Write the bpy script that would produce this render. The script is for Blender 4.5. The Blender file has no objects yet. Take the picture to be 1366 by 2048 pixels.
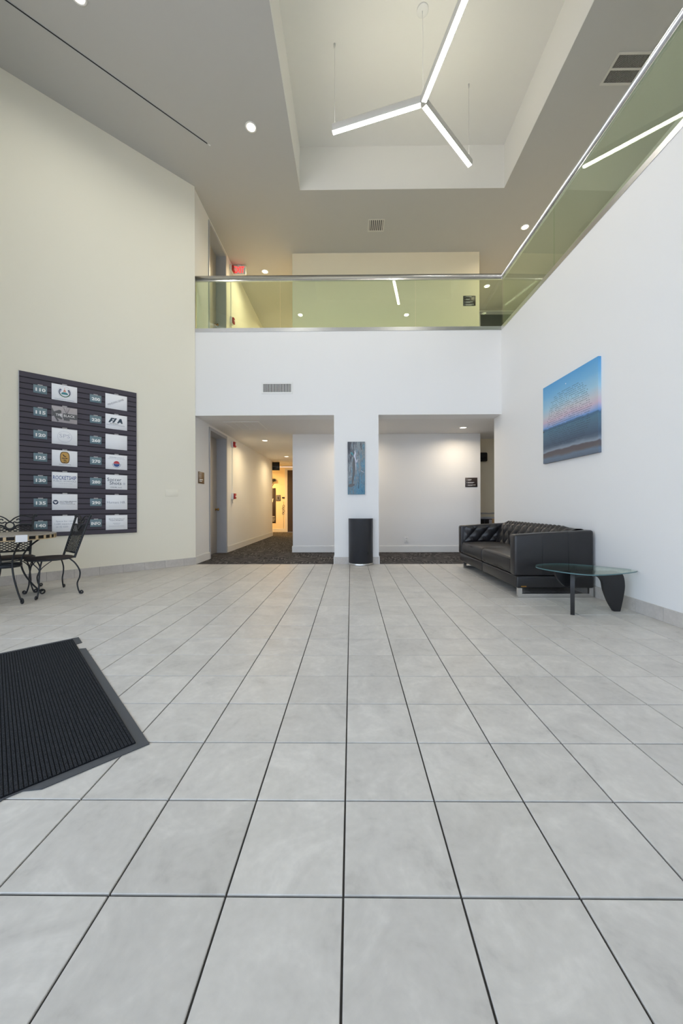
import bpy, bmesh, math, random
from mathutils import Matrix, Vector
random.seed(7)
SC = bpy.context.scene
COL = SC.collection
PI = math.pi

# ------------------------------------------------------------------ camera
T = 0.3048                       # floor tile pitch
CAM_H = 3.3039 * T
F_PX, CX, CY, YAW, ROLL = 723.47, 695.487, 1013.907, 0.0093, -0.0029
cam = bpy.data.cameras.new('camera')
cam.sensor_fit = 'VERTICAL'
cam.sensor_height = 36.0
cam.lens = F_PX / 2048 * 36.0
cam.shift_x = (683 - CX) / 2048
cam.shift_y = (CY - 1024) / 2048
cam.clip_start = 0.05
camo = bpy.data.objects.new('camera', cam)
COL.objects.link(camo)
_r0 = Vector((math.cos(YAW), math.sin(YAW), 0)); _u0 = Vector((0, 0, 1))
_f = Vector((-math.sin(YAW), math.cos(YAW), 0))
_r = _r0 * math.cos(ROLL) + _u0 * math.sin(ROLL)
_u = _u0 * math.cos(ROLL) - _r0 * math.sin(ROLL)
camo.matrix_world = Matrix(((_r.x, _u.x, -_f.x, 0), (_r.y, _u.y, -_f.y, 0), (_r.z, _u.z, -_f.z, CAM_H), (0, 0, 0, 1)))
SC.camera = camo

# ------------------------------------------------------------------ sky, exposure
SKY = 3.2; SKY_C = (0.805, 0.905, 1.08)
SUN = 22.0; SUN_C = (1.0, 0.83, 0.70)
PEND = 30.0; PEND_C = (1.0, 0.95, 0.86)      # pendant, downwards
UPL = 32.0; UPL_C = (1.0, 0.95, 0.74)        # pendant, upwards
DL = {'main': (13.5, (1.0, 0.98, 0.86)), 'upper': (20.0, (1.0, 0.82, 0.50)), 'right': (14.0, (1.0, 0.85, 0.60)), 'hall': (15.0, (1.0, 0.77, 0.44)), 'recess': (11.0, (1.0, 0.83, 0.60)), 'end': (60.0, (1.0, 0.60, 0.22))}
EXPO = 0.0
SC.view_settings.view_transform = 'Standard'
SC.view_settings.look = 'None'
SC.view_settings.gamma = 1.0
SC.view_settings.use_curve_mapping = False
SC.view_settings.exposure = EXPO
world = bpy.data.worlds.new('world'); SC.world = world
world.use_nodes = True
wn = world.node_tree.nodes; wl = world.node_tree.links
bg = wn['Background']; bg.inputs[1].default_value = SKY
_tc = wn.new('ShaderNodeTexCoord'); _sp = wn.new('ShaderNodeSeparateXYZ'); _rp = wn.new('ShaderNodeValToRGB')
wl.new(_tc.outputs['Generated'], _sp.inputs[0]); wl.new(_sp.outputs[2], _rp.inputs[0])
_e = _rp.color_ramp.elements                     # bright hazy sky: pale horizon, bluer overhead
_e[0].position = 0.0; _e[0].color = (SKY_C[0], SKY_C[1], SKY_C[2], 1)
_e[1].position = 1.0; _e[1].color = (SKY_C[0] * 0.76, SKY_C[1] * 0.89, SKY_C[2], 1)
wl.new(_rp.outputs[0], bg.inputs[0])
_sl = bpy.data.lights.new('sun', 'SUN'); _sl.energy = SUN; _sl.angle = 0.01; _sl.color = SUN_C
_so = bpy.data.objects.new('sun', _sl); COL.objects.link(_so)
_so.rotation_euler = (math.radians(-48), 0, math.radians(20))     # from behind the building, over its roof
try:
    SC.cycles.use_denoising = True
    SC.cycles.max_bounces = 14; SC.cycles.diffuse_bounces = 7; SC.cycles.glossy_bounces = 5
    SC.cycles.transmission_bounces = 6; SC.cycles.transparent_max_bounces = 12
    SC.cycles.sample_clamp_indirect = 6.0
    SC.cycles.caustics_reflective = False; SC.cycles.caustics_refractive = False
except Exception:
    pass

# ------------------------------------------------------------------ materials
def s2l(c):
    return tuple((x / 255 / 12.92 if x / 255 <= 0.04045 else ((x / 255 + 0.055) / 1.055) ** 2.4) for x in c)
MATS = {}
def mat(name, col, rough=0.6, metal=0.0, spec=0.5, bump=0.0, bscale=200.0, var=0.0, vscale=3.0, emit=None, estr=0.0, coat=0.0, rnd=0.0):
    m = bpy.data.materials.new(name); m.use_nodes = True
    nt = m.node_tree; b = nt.nodes['Principled BSDF']
    c = tuple(col) + (1,) if len(col) == 3 else col
    b.inputs['Base Color'].default_value = c
    b.inputs['Roughness'].default_value = rough
    b.inputs['Metallic'].default_value = metal
    b.inputs['Specular IOR Level'].default_value = spec
    b.inputs['Coat Weight'].default_value = coat
    tc = nt.nodes.new('ShaderNodeTexCoord')
    src = None
    if var > 0:
        n = nt.nodes.new('ShaderNodeTexNoise'); n.inputs['Scale'].default_value = vscale; n.inputs['Detail'].default_value = 5
        nt.links.new(tc.outputs['Object'], n.inputs['Vector'])
        mr = nt.nodes.new('ShaderNodeMapRange'); mr.inputs[3].default_value = 1 - var; mr.inputs[4].default_value = 1 + var
        nt.links.new(n.outputs[0], mr.inputs[0])
        src = mr.outputs[0]
    if rnd > 0:
        oi = nt.nodes.new('ShaderNodeObjectInfo')
        mr2 = nt.nodes.new('ShaderNodeMapRange'); mr2.inputs[3].default_value = 1 - rnd; mr2.inputs[4].default_value = 1 + rnd
        nt.links.new(oi.outputs['Random'], mr2.inputs[0])
        if src is None: src = mr2.outputs[0]
        else:
            mm = nt.nodes.new('ShaderNodeMath'); mm.operation = 'MULTIPLY'
            nt.links.new(src, mm.inputs[0]); nt.links.new(mr2.outputs[0], mm.inputs[1]); src = mm.outputs[0]
    if src is not None:
        hs = nt.nodes.new('ShaderNodeHueSaturation'); hs.inputs['Color'].default_value = c
        nt.links.new(src, hs.inputs['Value']); nt.links.new(hs.outputs[0], b.inputs['Base Color'])
    if bump > 0:
        n2 = nt.nodes.new('ShaderNodeTexNoise'); n2.inputs['Scale'].default_value = bscale; n2.inputs['Detail'].default_value = 3
        nt.links.new(tc.outputs['Object'], n2.inputs['Vector'])
        bp = nt.nodes.new('ShaderNodeBump'); bp.inputs['Strength'].default_value = bump; bp.inputs['Distance'].default_value = 0.002
        nt.links.new(n2.outputs[0], bp.inputs['Height']); nt.links.new(bp.outputs[0], b.inputs['Normal'])
    if emit is not None:
        b.inputs['Emission Color'].default_value = tuple(emit) + (1,)
        b.inputs['Emission Strength'].default_value = estr
    MATS[name] = m
    return m

def glass_mat(name, tint, ior=1.5, rough=0.0, refl=1.0):
    m = bpy.data.materials.new(name); m.use_nodes = True
    nt = m.node_tree; nt.nodes.remove(nt.nodes['Principled BSDF']); out = nt.nodes['Material Output']
    tr = nt.nodes.new('ShaderNodeBsdfTransparent'); tr.inputs[0].default_value = tuple(tint) + (1,)
    gl = nt.nodes.new('ShaderNodeBsdfGlossy'); gl.inputs['Roughness'].default_value = rough
    gl.inputs['Color'].default_value = (0.96, 1.0, 0.9, 1)
    geo = nt.nodes.new('ShaderNodeNewGeometry')
    dt = nt.nodes.new('ShaderNodeVectorMath'); dt.operation = 'DOT_PRODUCT'
    nt.links.new(geo.outputs['Normal'], dt.inputs[0]); nt.links.new(geo.outputs['Incoming'], dt.inputs[1])
    ab = nt.nodes.new('ShaderNodeMath'); ab.operation = 'ABSOLUTE'; nt.links.new(dt.outputs['Value'], ab.inputs[0])
    om = nt.nodes.new('ShaderNodeMath'); om.operation = 'SUBTRACT'; om.inputs[0].default_value = 1.0; nt.links.new(ab.outputs[0], om.inputs[1])
    pw = nt.nodes.new('ShaderNodeMath'); pw.operation = 'POWER'; pw.inputs[1].default_value = 5.0; nt.links.new(om.outputs[0], pw.inputs[0])
    f0 = ((ior - 1) / (ior + 1)) ** 2 * refl
    mm = nt.nodes.new('ShaderNodeMath'); mm.operation = 'MULTIPLY_ADD'; mm.inputs[1].default_value = 1 - f0; mm.inputs[2].default_value = f0; mm.use_clamp = True
    nt.links.new(pw.outputs[0], mm.inputs[0])
    mx = nt.nodes.new('ShaderNodeMixShader')
    nt.links.new(mm.outputs[0], mx.inputs[0])
    nt.links.new(tr.outputs[0], mx.inputs[1]); nt.links.new(gl.outputs[0], mx.inputs[2])
    nt.links.new(mx.outputs[0], out.inputs[0])
    MATS[name] = m
    return m

def ramp(nt, stops, fac):
    r = nt.nodes.new('ShaderNodeValToRGB')
    el = r.color_ramp.elements
    while len(el) > 1: el.remove(el[-1])
    el[0].position = stops[0][0]; el[0].color = tuple(stops[0][1]) + (1,)
    for p, c in stops[1:]:
        e = el.new(p); e.color = tuple(c) + (1,)
    nt.links.new(fac, r.inputs[0])
    return r

def tile_material(name, base, shift=1.0, rough=0.36):
    m = bpy.data.materials.new(name); m.use_nodes = True
    nt = m.node_tree; b = nt.nodes['Principled BSDF']
    geo = nt.nodes.new('ShaderNodeNewGeometry'); oi = nt.nodes.new('ShaderNodeObjectInfo')
    ad = nt.nodes.new('ShaderNodeVectorMath'); ad.operation = 'ADD'
    sc = nt.nodes.new('ShaderNodeVectorMath'); sc.operation = 'SCALE'; sc.inputs['Scale'].default_value = 9.0 * shift
    cmb = nt.nodes.new('ShaderNodeCombineXYZ')
    for k in range(3): nt.links.new(oi.outputs['Random'], cmb.inputs[k])
    nt.links.new(cmb.outputs[0], sc.inputs[0])
    nt.links.new(geo.outputs['Position'], ad.inputs[0]); nt.links.new(sc.outputs[0], ad.inputs[1])
    n1 = nt.nodes.new('ShaderNodeTexNoise'); n1.inputs['Scale'].default_value = 4.5; n1.inputs['Detail'].default_value = 9; n1.inputs['Roughness'].default_value = 0.62; n1.inputs['Distortion'].default_value = 1.1
    n2 = nt.nodes.new('ShaderNodeTexNoise'); n2.inputs['Scale'].default_value = 38; n2.inputs['Detail'].default_value = 4
    nt.links.new(ad.outputs[0], n1.inputs['Vector']); nt.links.new(ad.outputs[0], n2.inputs['Vector'])
    mx = nt.nodes.new('ShaderNodeMath'); mx.operation = 'MULTIPLY_ADD'; mx.inputs[1].default_value = 0.74
    m2 = nt.nodes.new('ShaderNodeMath'); m2.operation = 'MULTIPLY'; m2.inputs[1].default_value = 0.26
    nt.links.new(n2.outputs[0], m2.inputs[0]); nt.links.new(n1.outputs[0], mx.inputs[0]); nt.links.new(m2.outputs[0], mx.inputs[2])
    k = base
    r = ramp(nt, [(0.28, [x * 0.74 for x in k]), (0.43, [x * 0.925 for x in k]), (0.54, k), (0.68, [min(1, x * 1.14) for x in k])], mx.outputs[0])
    hs = nt.nodes.new('ShaderNodeHueSaturation'); mr = nt.nodes.new('ShaderNodeMapRange'); mr.inputs[3].default_value = 0.955; mr.inputs[4].default_value = 1.045
    nt.links.new(oi.outputs['Random'], mr.inputs[0]); nt.links.new(mr.outputs[0], hs.inputs['Value']); nt.links.new(r.outputs[0], hs.inputs['Color'])
    nt.links.new(hs.outputs[0], b.inputs['Base Color'])
    rr = nt.nodes.new('ShaderNodeMapRange'); rr.inputs[3].default_value = rough - 0.02; rr.inputs[4].default_value = rough + 0.10
    nt.links.new(n1.outputs[0], rr.inputs[0]); nt.links.new(rr.outputs[0], b.inputs['Roughness'])
    b.inputs['Specular IOR Level'].default_value = 0.55
    bp = nt.nodes.new('ShaderNodeBump'); bp.inputs['Strength'].default_value = 0.10; bp.inputs['Distance'].default_value = 0.003
    nt.links.new(n2.outputs[0], bp.inputs['Height']); nt.links.new(bp.outputs[0], b.inputs['Normal'])
    MATS[name] = m
    return m

def carpet_material():
    m = bpy.data.materials.new('carpet'); m.use_nodes = True
    nt = m.node_tree; b = nt.nodes['Principled BSDF']; tc = nt.nodes.new('ShaderNodeTexCoord')
    mp = nt.nodes.new('ShaderNodeMapping'); mp.inputs['Scale'].default_value = (6, 30, 1)
    n = nt.nodes.new('ShaderNodeTexNoise'); n.inputs['Scale'].default_value = 1.0; n.inputs['Detail'].default_value = 6; n.inputs['Roughness'].default_value = 0.7
    n2 = nt.nodes.new('ShaderNodeTexNoise'); n2.inputs['Scale'].default_value = 260
    ch = nt.nodes.new('ShaderNodeTexChecker'); ch.inputs['Scale'].default_value = 1 / 0.61
    ch.inputs[1].default_value = (0, 0, 0, 1); ch.inputs[2].default_value = (1, 1, 1, 1)
    mp2 = nt.nodes.new('ShaderNodeMapping'); mp2.inputs['Scale'].default_value = (30, 6, 1)
    nt.links.new(tc.outputs['Object'], mp.inputs[0]); nt.links.new(tc.outputs['Object'], mp2.inputs[0])
    nb = nt.nodes.new('ShaderNodeTexNoise'); nb.inputs['Scale'].default_value = 1.0; nb.inputs['Detail'].default_value = 6; nb.inputs['Roughness'].default_value = 0.7
    nt.links.new(mp.outputs[0], n.inputs['Vector']); nt.links.new(mp2.outputs[0], nb.inputs['Vector'])
    nt.links.new(tc.outputs['Object'], n2.inputs['Vector']); nt.links.new(tc.outputs['Object'], ch.inputs['Vector'])
    mxn = nt.nodes.new('ShaderNodeMix'); nt.links.new(ch.outputs['Fac'], mxn.inputs[0]); nt.links.new(n.outputs[0], mxn.inputs[2]); nt.links.new(nb.outputs[0], mxn.inputs[3])
    r = ramp(nt, [(0.34, s2l((30, 30, 33))), (0.50, s2l((66, 65, 68))), (0.66, s2l((134, 130, 127)))], mxn.outputs[0])
    nt.links.new(r.outputs[0], b.inputs['Base Color']); b.inputs['Roughness'].default_value = 0.95; b.inputs['Specular IOR Level'].default_value = 0.1
    bp = nt.nodes.new('ShaderNodeBump'); bp.inputs['Strength'].default_value = 0.6; bp.inputs['Distance'].default_value = 0.004
    nt.links.new(n2.outputs[0], bp.inputs['Height']); nt.links.new(bp.outputs[0], b.inputs['Normal'])
    MATS['carpet'] = m

def mat_fabric():
    m = bpy.data.materials.new('mat_ribs'); m.use_nodes = True
    nt = m.node_tree; b = nt.nodes['Principled BSDF']; tc = nt.nodes.new('ShaderNodeTexCoord')
    n = nt.nodes.new('ShaderNodeTexNoise'); n.inputs['Scale'].default_value = 330; n.inputs['Detail'].default_value = 2
    n2 = nt.nodes.new('ShaderNodeTexNoise'); n2.inputs['Scale'].default_value = 3
    v = nt.nodes.new('ShaderNodeTexVoronoi'); v.inputs['Scale'].default_value = 13
    for q in (n, n2, v): nt.links.new(tc.outputs['Object'], q.inputs['Vector'])
    r = ramp(nt, [(0.35, s2l((24, 26, 29))), (0.6, s2l((54, 56, 60)))], n.outputs[0])
    r2 = ramp(nt, [(0.0, (0.6, 0.56, 0.5)), (0.045, (0.5, 0.45, 0.4)), (0.055, (0, 0, 0))], v.outputs['Distance'])
    ad = nt.nodes.new('ShaderNodeMix'); ad.data_type = 'RGBA'; ad.blend_type = 'ADD'
    mr = nt.nodes.new('ShaderNodeMapRange'); mr.inputs[1].default_value = 0.52; mr.inputs[2].default_value = 0.75; mr.inputs[4].default_value = 0.6
    nt.links.new(n2.outputs[0], mr.inputs[0]); nt.links.new(mr.outputs[0], ad.inputs[0])
    nt.links.new(r.outputs[0], ad.inputs[6]); nt.links.new(r2.outputs[0], ad.inputs[7]); nt.links.new(ad.outputs[2], b.inputs['Base Color'])
    b.inputs['Roughness'].default_value = 0.95; b.inputs['Specular IOR Level'].default_value = 0.15
    bp = nt.nodes.new('ShaderNodeBump'); bp.inputs['Strength'].default_value = 0.8; bp.inputs['Distance'].default_value = 0.004
    nt.links.new(n.outputs[0], bp.inputs['Height']); nt.links.new(bp.outputs[0], b.inputs['Normal'])
    MATS['mat_ribs'] = m

def seascape_mat():
    m = bpy.data.materials.new('seascape'); m.use_nodes = True
    nt = m.node_tree; b = nt.nodes['Principled BSDF']; tc = nt.nodes.new('ShaderNodeTexCoord')
    sp = nt.nodes.new('ShaderNodeSeparateXYZ'); nt.links.new(tc.outputs['Generated'], sp.inputs[0])
    mp = nt.nodes.new('ShaderNodeMapping'); mp.inputs['Scale'].default_value = (2.2, 2.2, 6)
    nt.links.new(tc.outputs['Generated'], mp.inputs[0])
    n = nt.nodes.new('ShaderNodeTexNoise'); n.inputs['Scale'].default_value = 1.6; n.inputs['Detail'].default_value = 5
    nt.links.new(mp.outputs[0], n.inputs['Vector'])
    ma = nt.nodes.new('ShaderNodeMath'); ma.operation = 'MULTIPLY_ADD'; ma.inputs[1].default_value = 0.07
    sb = nt.nodes.new('ShaderNodeMath'); sb.operation = 'SUBTRACT'; sb.inputs[1].default_value = 0.035
    nt.links.new(n.outputs[0], ma.inputs[0]); nt.links.new(sp.outputs[2], ma.inputs[2]); nt.links.new(ma.outputs[0], sb.inputs[0])
    c = s2l
    r = ramp(nt, [(0.0, c((96, 108, 125))), (0.05, c((104, 122, 142))), (0.085, c((100, 94, 96))), (0.135, c((92, 86, 92))), (0.15, c((138, 152, 168))), (0.19, c((88, 104, 122))), (0.22, c((72, 90, 112))),
                  (0.32, c((84, 112, 134))), (0.40, c((84, 120, 142))), (0.435, c((70, 104, 134))), (0.45, c((110, 152, 208))), (0.48, c((160, 172, 210))), (0.53, c((205, 184, 202))),
                  (0.60, c((198, 200, 208))), (0.70, c((160, 200, 222))), (0.85, c((116, 178, 220))), (1.0, c((84, 158, 214)))], sb.outputs[0])
    nt.links.new(r.outputs[0], b.inputs['Base Color']); b.inputs['Roughness'].default_value = 0.55
    MATS['seascape'] = m

def abstract_mat():
    m = bpy.data.materials.new('abstract_paint'); m.use_nodes = True
    nt = m.node_tree; b = nt.nodes['Principled BSDF']; tc = nt.nodes.new('ShaderNodeTexCoord')
    mp = nt.nodes.new('ShaderNodeMapping'); mp.inputs['Scale'].default_value = (26, 26, 6.5)
    nt.links.new(tc.outputs['Object'], mp.inputs[0])
    n = nt.nodes.new('ShaderNodeTexNoise'); n.inputs['Scale'].default_value = 1; n.inputs['Detail'].default_value = 8; n.inputs['Roughness'].default_value = 0.75
    nt.links.new(mp.outputs[0], n.inputs['Vector'])
    sp = nt.nodes.new('ShaderNodeSeparateXYZ'); nt.links.new(tc.outputs['Generated'], sp.inputs[0])
    ma = nt.nodes.new('ShaderNodeMath'); ma.operation = 'MULTIPLY_ADD'; ma.inputs[1].default_value = 0.16
    sb = nt.nodes.new('ShaderNodeMath'); sb.operation = 'MULTIPLY_ADD'; sb.inputs[1].default_value = -0.22
    nt.links.new(sp.outputs[0], ma.inputs[0]); nt.links.new(n.outputs[0], ma.inputs[2])
    nt.links.new(sp.outputs[2], sb.inputs[0]); nt.links.new(ma.outputs[0], sb.inputs[2])
    c = s2l
    r = ramp(nt, [(0.28, c((66, 70, 80))), (0.38, c((112, 120, 130))), (0.44, c((150, 158, 162))), (0.48, c((118, 132, 142))), (0.53, c((80, 132, 160))), (0.57, c((150, 168, 178))), (0.61, c((56, 134, 174))), (0.66, c((120, 160, 180))), (0.74, c((44, 120, 166)))], sb.outputs[0])
    nt.links.new(r.outputs[0], b.inputs['Base Color']); b.inputs['Roughness'].default_value = 0.5
    bp = nt.nodes.new('ShaderNodeBump'); bp.inputs['Strength'].default_value = 0.4; bp.inputs['Distance'].default_value = 0.003
    nt.links.new(n.outputs[0], bp.inputs['Height']); nt.links.new(bp.outputs[0], b.inputs['Normal'])
    MATS['abstract_paint'] = m

def leather_mat():
    m = mat('leather', s2l((33, 32, 34)), rough=0.34, spec=0.5, bump=0.12, bscale=420, var=0.12, vscale=5)
    return m

mat('wall_white', (0.83, 0.83, 0.83), rough=0.62, bump=0.03, bscale=160, spec=0.4)
mat('wall_cream', (0.87, 0.835, 0.715), rough=0.62, bump=0.03, bscale=160, spec=0.4)
mat('wall_warm', (0.94, 0.84, 0.63), rough=0.6, bump=0.03, bscale=160, spec=0.4)
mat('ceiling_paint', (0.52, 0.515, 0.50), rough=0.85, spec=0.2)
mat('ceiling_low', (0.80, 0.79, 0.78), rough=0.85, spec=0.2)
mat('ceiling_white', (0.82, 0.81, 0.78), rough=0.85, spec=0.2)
mat('trim_white', (0.80, 0.80, 0.79), rough=0.45)
mat('door_paint', s2l((186, 180, 172)), rough=0.45)
mat('frame_grey', s2l((178, 180, 186)), rough=0.4)
mat('dark_door', s2l((62, 52, 48)), rough=0.5, var=0.2, vscale=30)
mat('grout', s2l((70, 68, 66)), rough=0.95, spec=0.1)
tile_material('tile', s2l((202, 198, 192)), rough=0.34)
tile_material('base_tile', s2l((198, 193, 188)), rough=0.42)
carpet_material(); mat_fabric(); seascape_mat(); abstract_mat(); leather_mat()
mat('mat_base', s2l((27, 28, 31)), rough=0.95, spec=0.1)
mat('rubber', s2l((74, 76, 80)), rough=0.7, bump=0.1)
mat('steel', (0.72, 0.72, 0.73), rough=0.16, metal=1.0)
mat('steel_brushed', (0.66, 0.66, 0.66), rough=0.3, metal=1.0, var=0.08, vscale=60)
mat('black_iron', s2l((26, 30, 36)), rough=0.45, spec=0.5, var=0.2, vscale=40)
mat('brown_weave', s2l((60, 52, 50)), rough=0.8, bump=0.8, bscale=260, var=0.25, vscale=120)
mat('brass', s2l((170, 130, 70)), rough=0.25, metal=1.0)
mat('plaque_bronze', s2l((112, 92, 70)), rough=0.4, metal=0.4)
mat('bin_black', s2l((52, 55, 62)), rough=0.42, spec=0.5, var=0.06)
mat('slat', s2l((80, 76, 86)), rough=0.6, spec=0.25, var=0.04, rnd=0.03)
mat('groove', s2l((22, 20, 22)), rough=0.8)
mat('plate_teal', s2l((112, 136, 146)), rough=0.28, spec=0.5)
mat('paper', s2l((246, 248, 253)), rough=0.35, spec=0.5)
mat('paper_grey', s2l((178, 172, 176)), rough=0.4)
mat('clip_clear', s2l((190, 188, 190)), rough=0.2)
mat('ink_white', (0.95, 0.95, 0.95), rough=0.5)
mat('ink_black', s2l((30, 30, 34)), rough=0.5)
mat('ink_grey', s2l((120, 122, 134)), rough=0.5)
mat('ink_pale', s2l((196, 200, 216)), rough=0.5)
mat('ink_light', s2l((164, 170, 186)), rough=0.5)
mat('ink_blue', s2l((52, 86, 150)), rough=0.5)
mat('ink_navy', s2l((52, 66, 96)), rough=0.5)
mat('ink_slate', s2l((56, 74, 90)), rough=0.5)
mat('ink_green', s2l((52, 110, 72)), rough=0.5)
mat('ink_teal', s2l((70, 140, 150)), rough=0.5)
mat('ink_pink', s2l((218, 140, 120)), rough=0.5)
mat('ink_red', s2l((196, 60, 74)), rough=0.5)
mat('ink_gold', s2l((204, 160, 84)), rough=0.45)
mat('ink_bronze', s2l((118, 92, 58)), rough=0.5)
mat('photo_dark', s2l((96, 96, 98)), rough=0.5)
mat('canvas_edge', s2l((120, 150, 176)), rough=0.6)
mat('black_plastic', s2l((22, 22, 24)), rough=0.4)
mat('sign_brown', s2l((62, 54, 52)), rough=0.4)
mat('alarm_red', s2l((176, 32, 36)), rough=0.35)
mat('white_plastic', (0.82, 0.82, 0.81), rough=0.35)
mat('vent_dark', s2l((60, 60, 66)), rough=0.7)
mat('vent_black', s2l((26, 25, 26)), rough=0.8)
mat('vent_paint', s2l((206, 204, 198)), rough=0.45)
mat('table_stone', s2l((156, 148, 138)), rough=0.35, var=0.25, vscale=25)
mat('table_edge', s2l((196, 172, 134)), rough=0.6)
mat('cardboard', s2l((176, 142, 96)), rough=0.8)
mat('concrete_out', (0.42, 0.42, 0.41), rough=0.9, var=0.1)
mat('lamp_body', (0.62, 0.61, 0.58), rough=0.4)
mat('wood_black', s2l((24, 24, 26)), rough=0.42, var=0.15, vscale=12, bump=0.08)
mat('pend_glow', (1, 1, 1), emit=PEND_C, estr=PEND)
mat('pend_up', (1, 1, 1), emit=UPL_C, estr=UPL)
mat('spot_glow', (1, 1, 1), emit=(1.0, 0.88, 0.68), estr=6)
mat('exit_red', (0.9, 0.05, 0.05), emit=(1.0, 0.03, 0.03), estr=2.2)
glass_mat('rail_glass', (0.90, 0.965, 0.88), 1.5, refl=1.2)
glass_mat('table_glass', (0.90, 0.955, 0.95), 1.5, refl=1.0)
mat('glass_edge', s2l((84, 116, 120)), rough=0.15)
glass_mat('window_glass', (0.92, 0.95, 0.96), 1.45)

# ------------------------------------------------------------------ mesh helpers
class MB:
    def __init__(s): s.v = []; s.f = []; s.sm = []
    def add(s, vs, fs, M=None, smooth=False):
        o = len(s.v)
        for p in vs:
            p = Vector(p)
            s.v.append(tuple(M @ p) if M is not None else tuple(p))
        for q in fs:
            s.f.append(tuple(i + o for i in q)); s.sm.append(smooth)
        return s
    def box(s, x0, x1, y0, y1, z0, z1, M=None):
        vs = [(x0, y0, z0), (x1, y0, z0), (x1, y1, z0), (x0, y1, z0), (x0, y0, z1), (x1, y0, z1), (x1, y1, z1), (x0, y1, z1)]
        return s.add(vs, [(0, 3, 2, 1), (4, 5, 6, 7), (0, 1, 5, 4), (1, 2, 6, 5), (2, 3, 7, 6), (3, 0, 4, 7)], M)
    def prism(s, poly, z0, z1, M=None, smooth=False):
        n = len(poly)
        a = sum(poly[i][0] * poly[(i + 1) % n][1] - poly[(i + 1) % n][0] * poly[i][1] for i in range(n))
        if a < 0: poly = list(reversed(poly))
        vs = [(p[0], p[1], z0) for p in poly] + [(p[0], p[1], z1) for p in poly]
        s.add(vs, [tuple(reversed(range(n))), tuple(range(n, 2 * n))], M)
        o = len(s.v) - 2 * n
        for i in range(n):
            j = (i + 1) % n
            s.f.append((o + i, o + j, o + n + j, o + n + i)); s.sm.append(smooth)
        return s
    def tube(s, pts, r, seg=8, M=None, cap=True, closed=False, flat=None):
        pts = [Vector(p) for p in pts]; n = len(pts)
        if isinstance(r, (int, float)): r = [r] * n
        vs = []; up = None
        for i, p in enumerate(pts):
            if closed: d = pts[(i + 1) % n] - pts[i - 1]
            else: d = pts[min(i + 1, n - 1)] - pts[max(i - 1, 0)]
            if d.length < 1e-9: d = Vector((0, 0, 1))
            d.normalize()
            if up is None:
                up = Vector((0, 0, 1)) if abs(d.z) < 0.9 else Vector((1, 0, 0))
            a = d.cross(up)
            if a.length < 1e-4: a = d.orthogonal()
            a.normalize(); b = a.cross(d).normalized(); up = b
            for k in range(seg):
                t = 2 * PI * k / seg
                ra = r[i]; rb = r[i] * (flat if flat else 1)
                vs.append(p + a * math.cos(t) * ra + b * math.sin(t) * rb)
        fs = []
        m = n if closed else n - 1
        for i in range(m):
            for k in range(seg):
                i2 = (i + 1) % n
                fs.append((i * seg + k, i * seg + (k + 1) % seg, i2 * seg + (k + 1) % seg, i2 * seg + k))
        s.add(vs, fs, M, smooth=seg > 5)
        if cap and not closed:
            o = len(s.v) - len(vs)
            s.f.append(tuple(o + k for k in reversed(range(seg)))); s.sm.append(False)
            s.f.append(tuple(o + (n - 1) * seg + k for k in range(seg))); s.sm.append(False)
        return s
    def lathe(s, prof, seg=24, a0=0.0, a1=2 * PI, M=None, cap0=True, cap1=True):
        full = abs(a1 - a0 - 2 * PI) < 1e-6
        na = seg if full else seg + 1
        vs = []
        for (r, z) in prof:
            for k in range(na):
                t = a0 + (a1 - a0) * k / seg
                vs.append((r * math.cos(t), r * math.sin(t), z))
        fs = []
        for i in range(len(prof) - 1):
            for k in range(seg):
                k2 = (k + 1) % na
                fs.append((i * na + k, i * na + k2, (i + 1) * na + k2, (i + 1) * na + k))
        s.add(vs, fs, M, smooth=True)
        o = len(s.v) - len(vs)
        if cap0: s.f.append(tuple(o + k for k in reversed(range(na)))); s.sm.append(False)
        if cap1: s.f.append(tuple(o + (len(prof) - 1) * na + k for k in range(na))); s.sm.append(False)
        if not full:
            L = len(prof)
            s.f.append(tuple([o + i * na for i in range(L)])); s.sm.append(False)
            s.f.append(tuple([o + i * na + na - 1 for i in reversed(range(L))])); s.sm.append(False)
        return s
    def grid(s, fn, nu, nv, M=None, smooth=True, closed_u=False):
        vs = [fn(i / nu, j / nv) for i in range(nu + (0 if closed_u else 1)) for j in range(nv + 1)]
        cu = nu if closed_u else nu + 1
        fs = [(i * (nv + 1) + j, ((i + 1) % cu) * (nv + 1) + j, ((i + 1) % cu) * (nv + 1) + j + 1, i * (nv + 1) + j + 1) for i in range(nu) for j in range(nv)]
        return s.add(vs, fs, M, smooth)
    def merge(s, me, M=None, smooth=False):
        return s.add([v.co for v in me.vertices], [tuple(p.vertices) for p in me.polygons], M, smooth)
    def mesh(s, name, m=None):
        me = bpy.data.meshes.new(name); me.from_pydata(s.v, [], s.f)
        if m: me.materials.append(MATS[m])
        if any(s.sm): me.polygons.foreach_set('use_smooth', s.sm)
        me.update()
        return me
    def obj(s, name, m, parent=None, loc=None):
        o = bpy.data.objects.new(name, s.mesh(name, m)); COL.objects.link(o)
        if parent: o.parent = parent
        if loc is not None: o.location = loc
        return o

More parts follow.
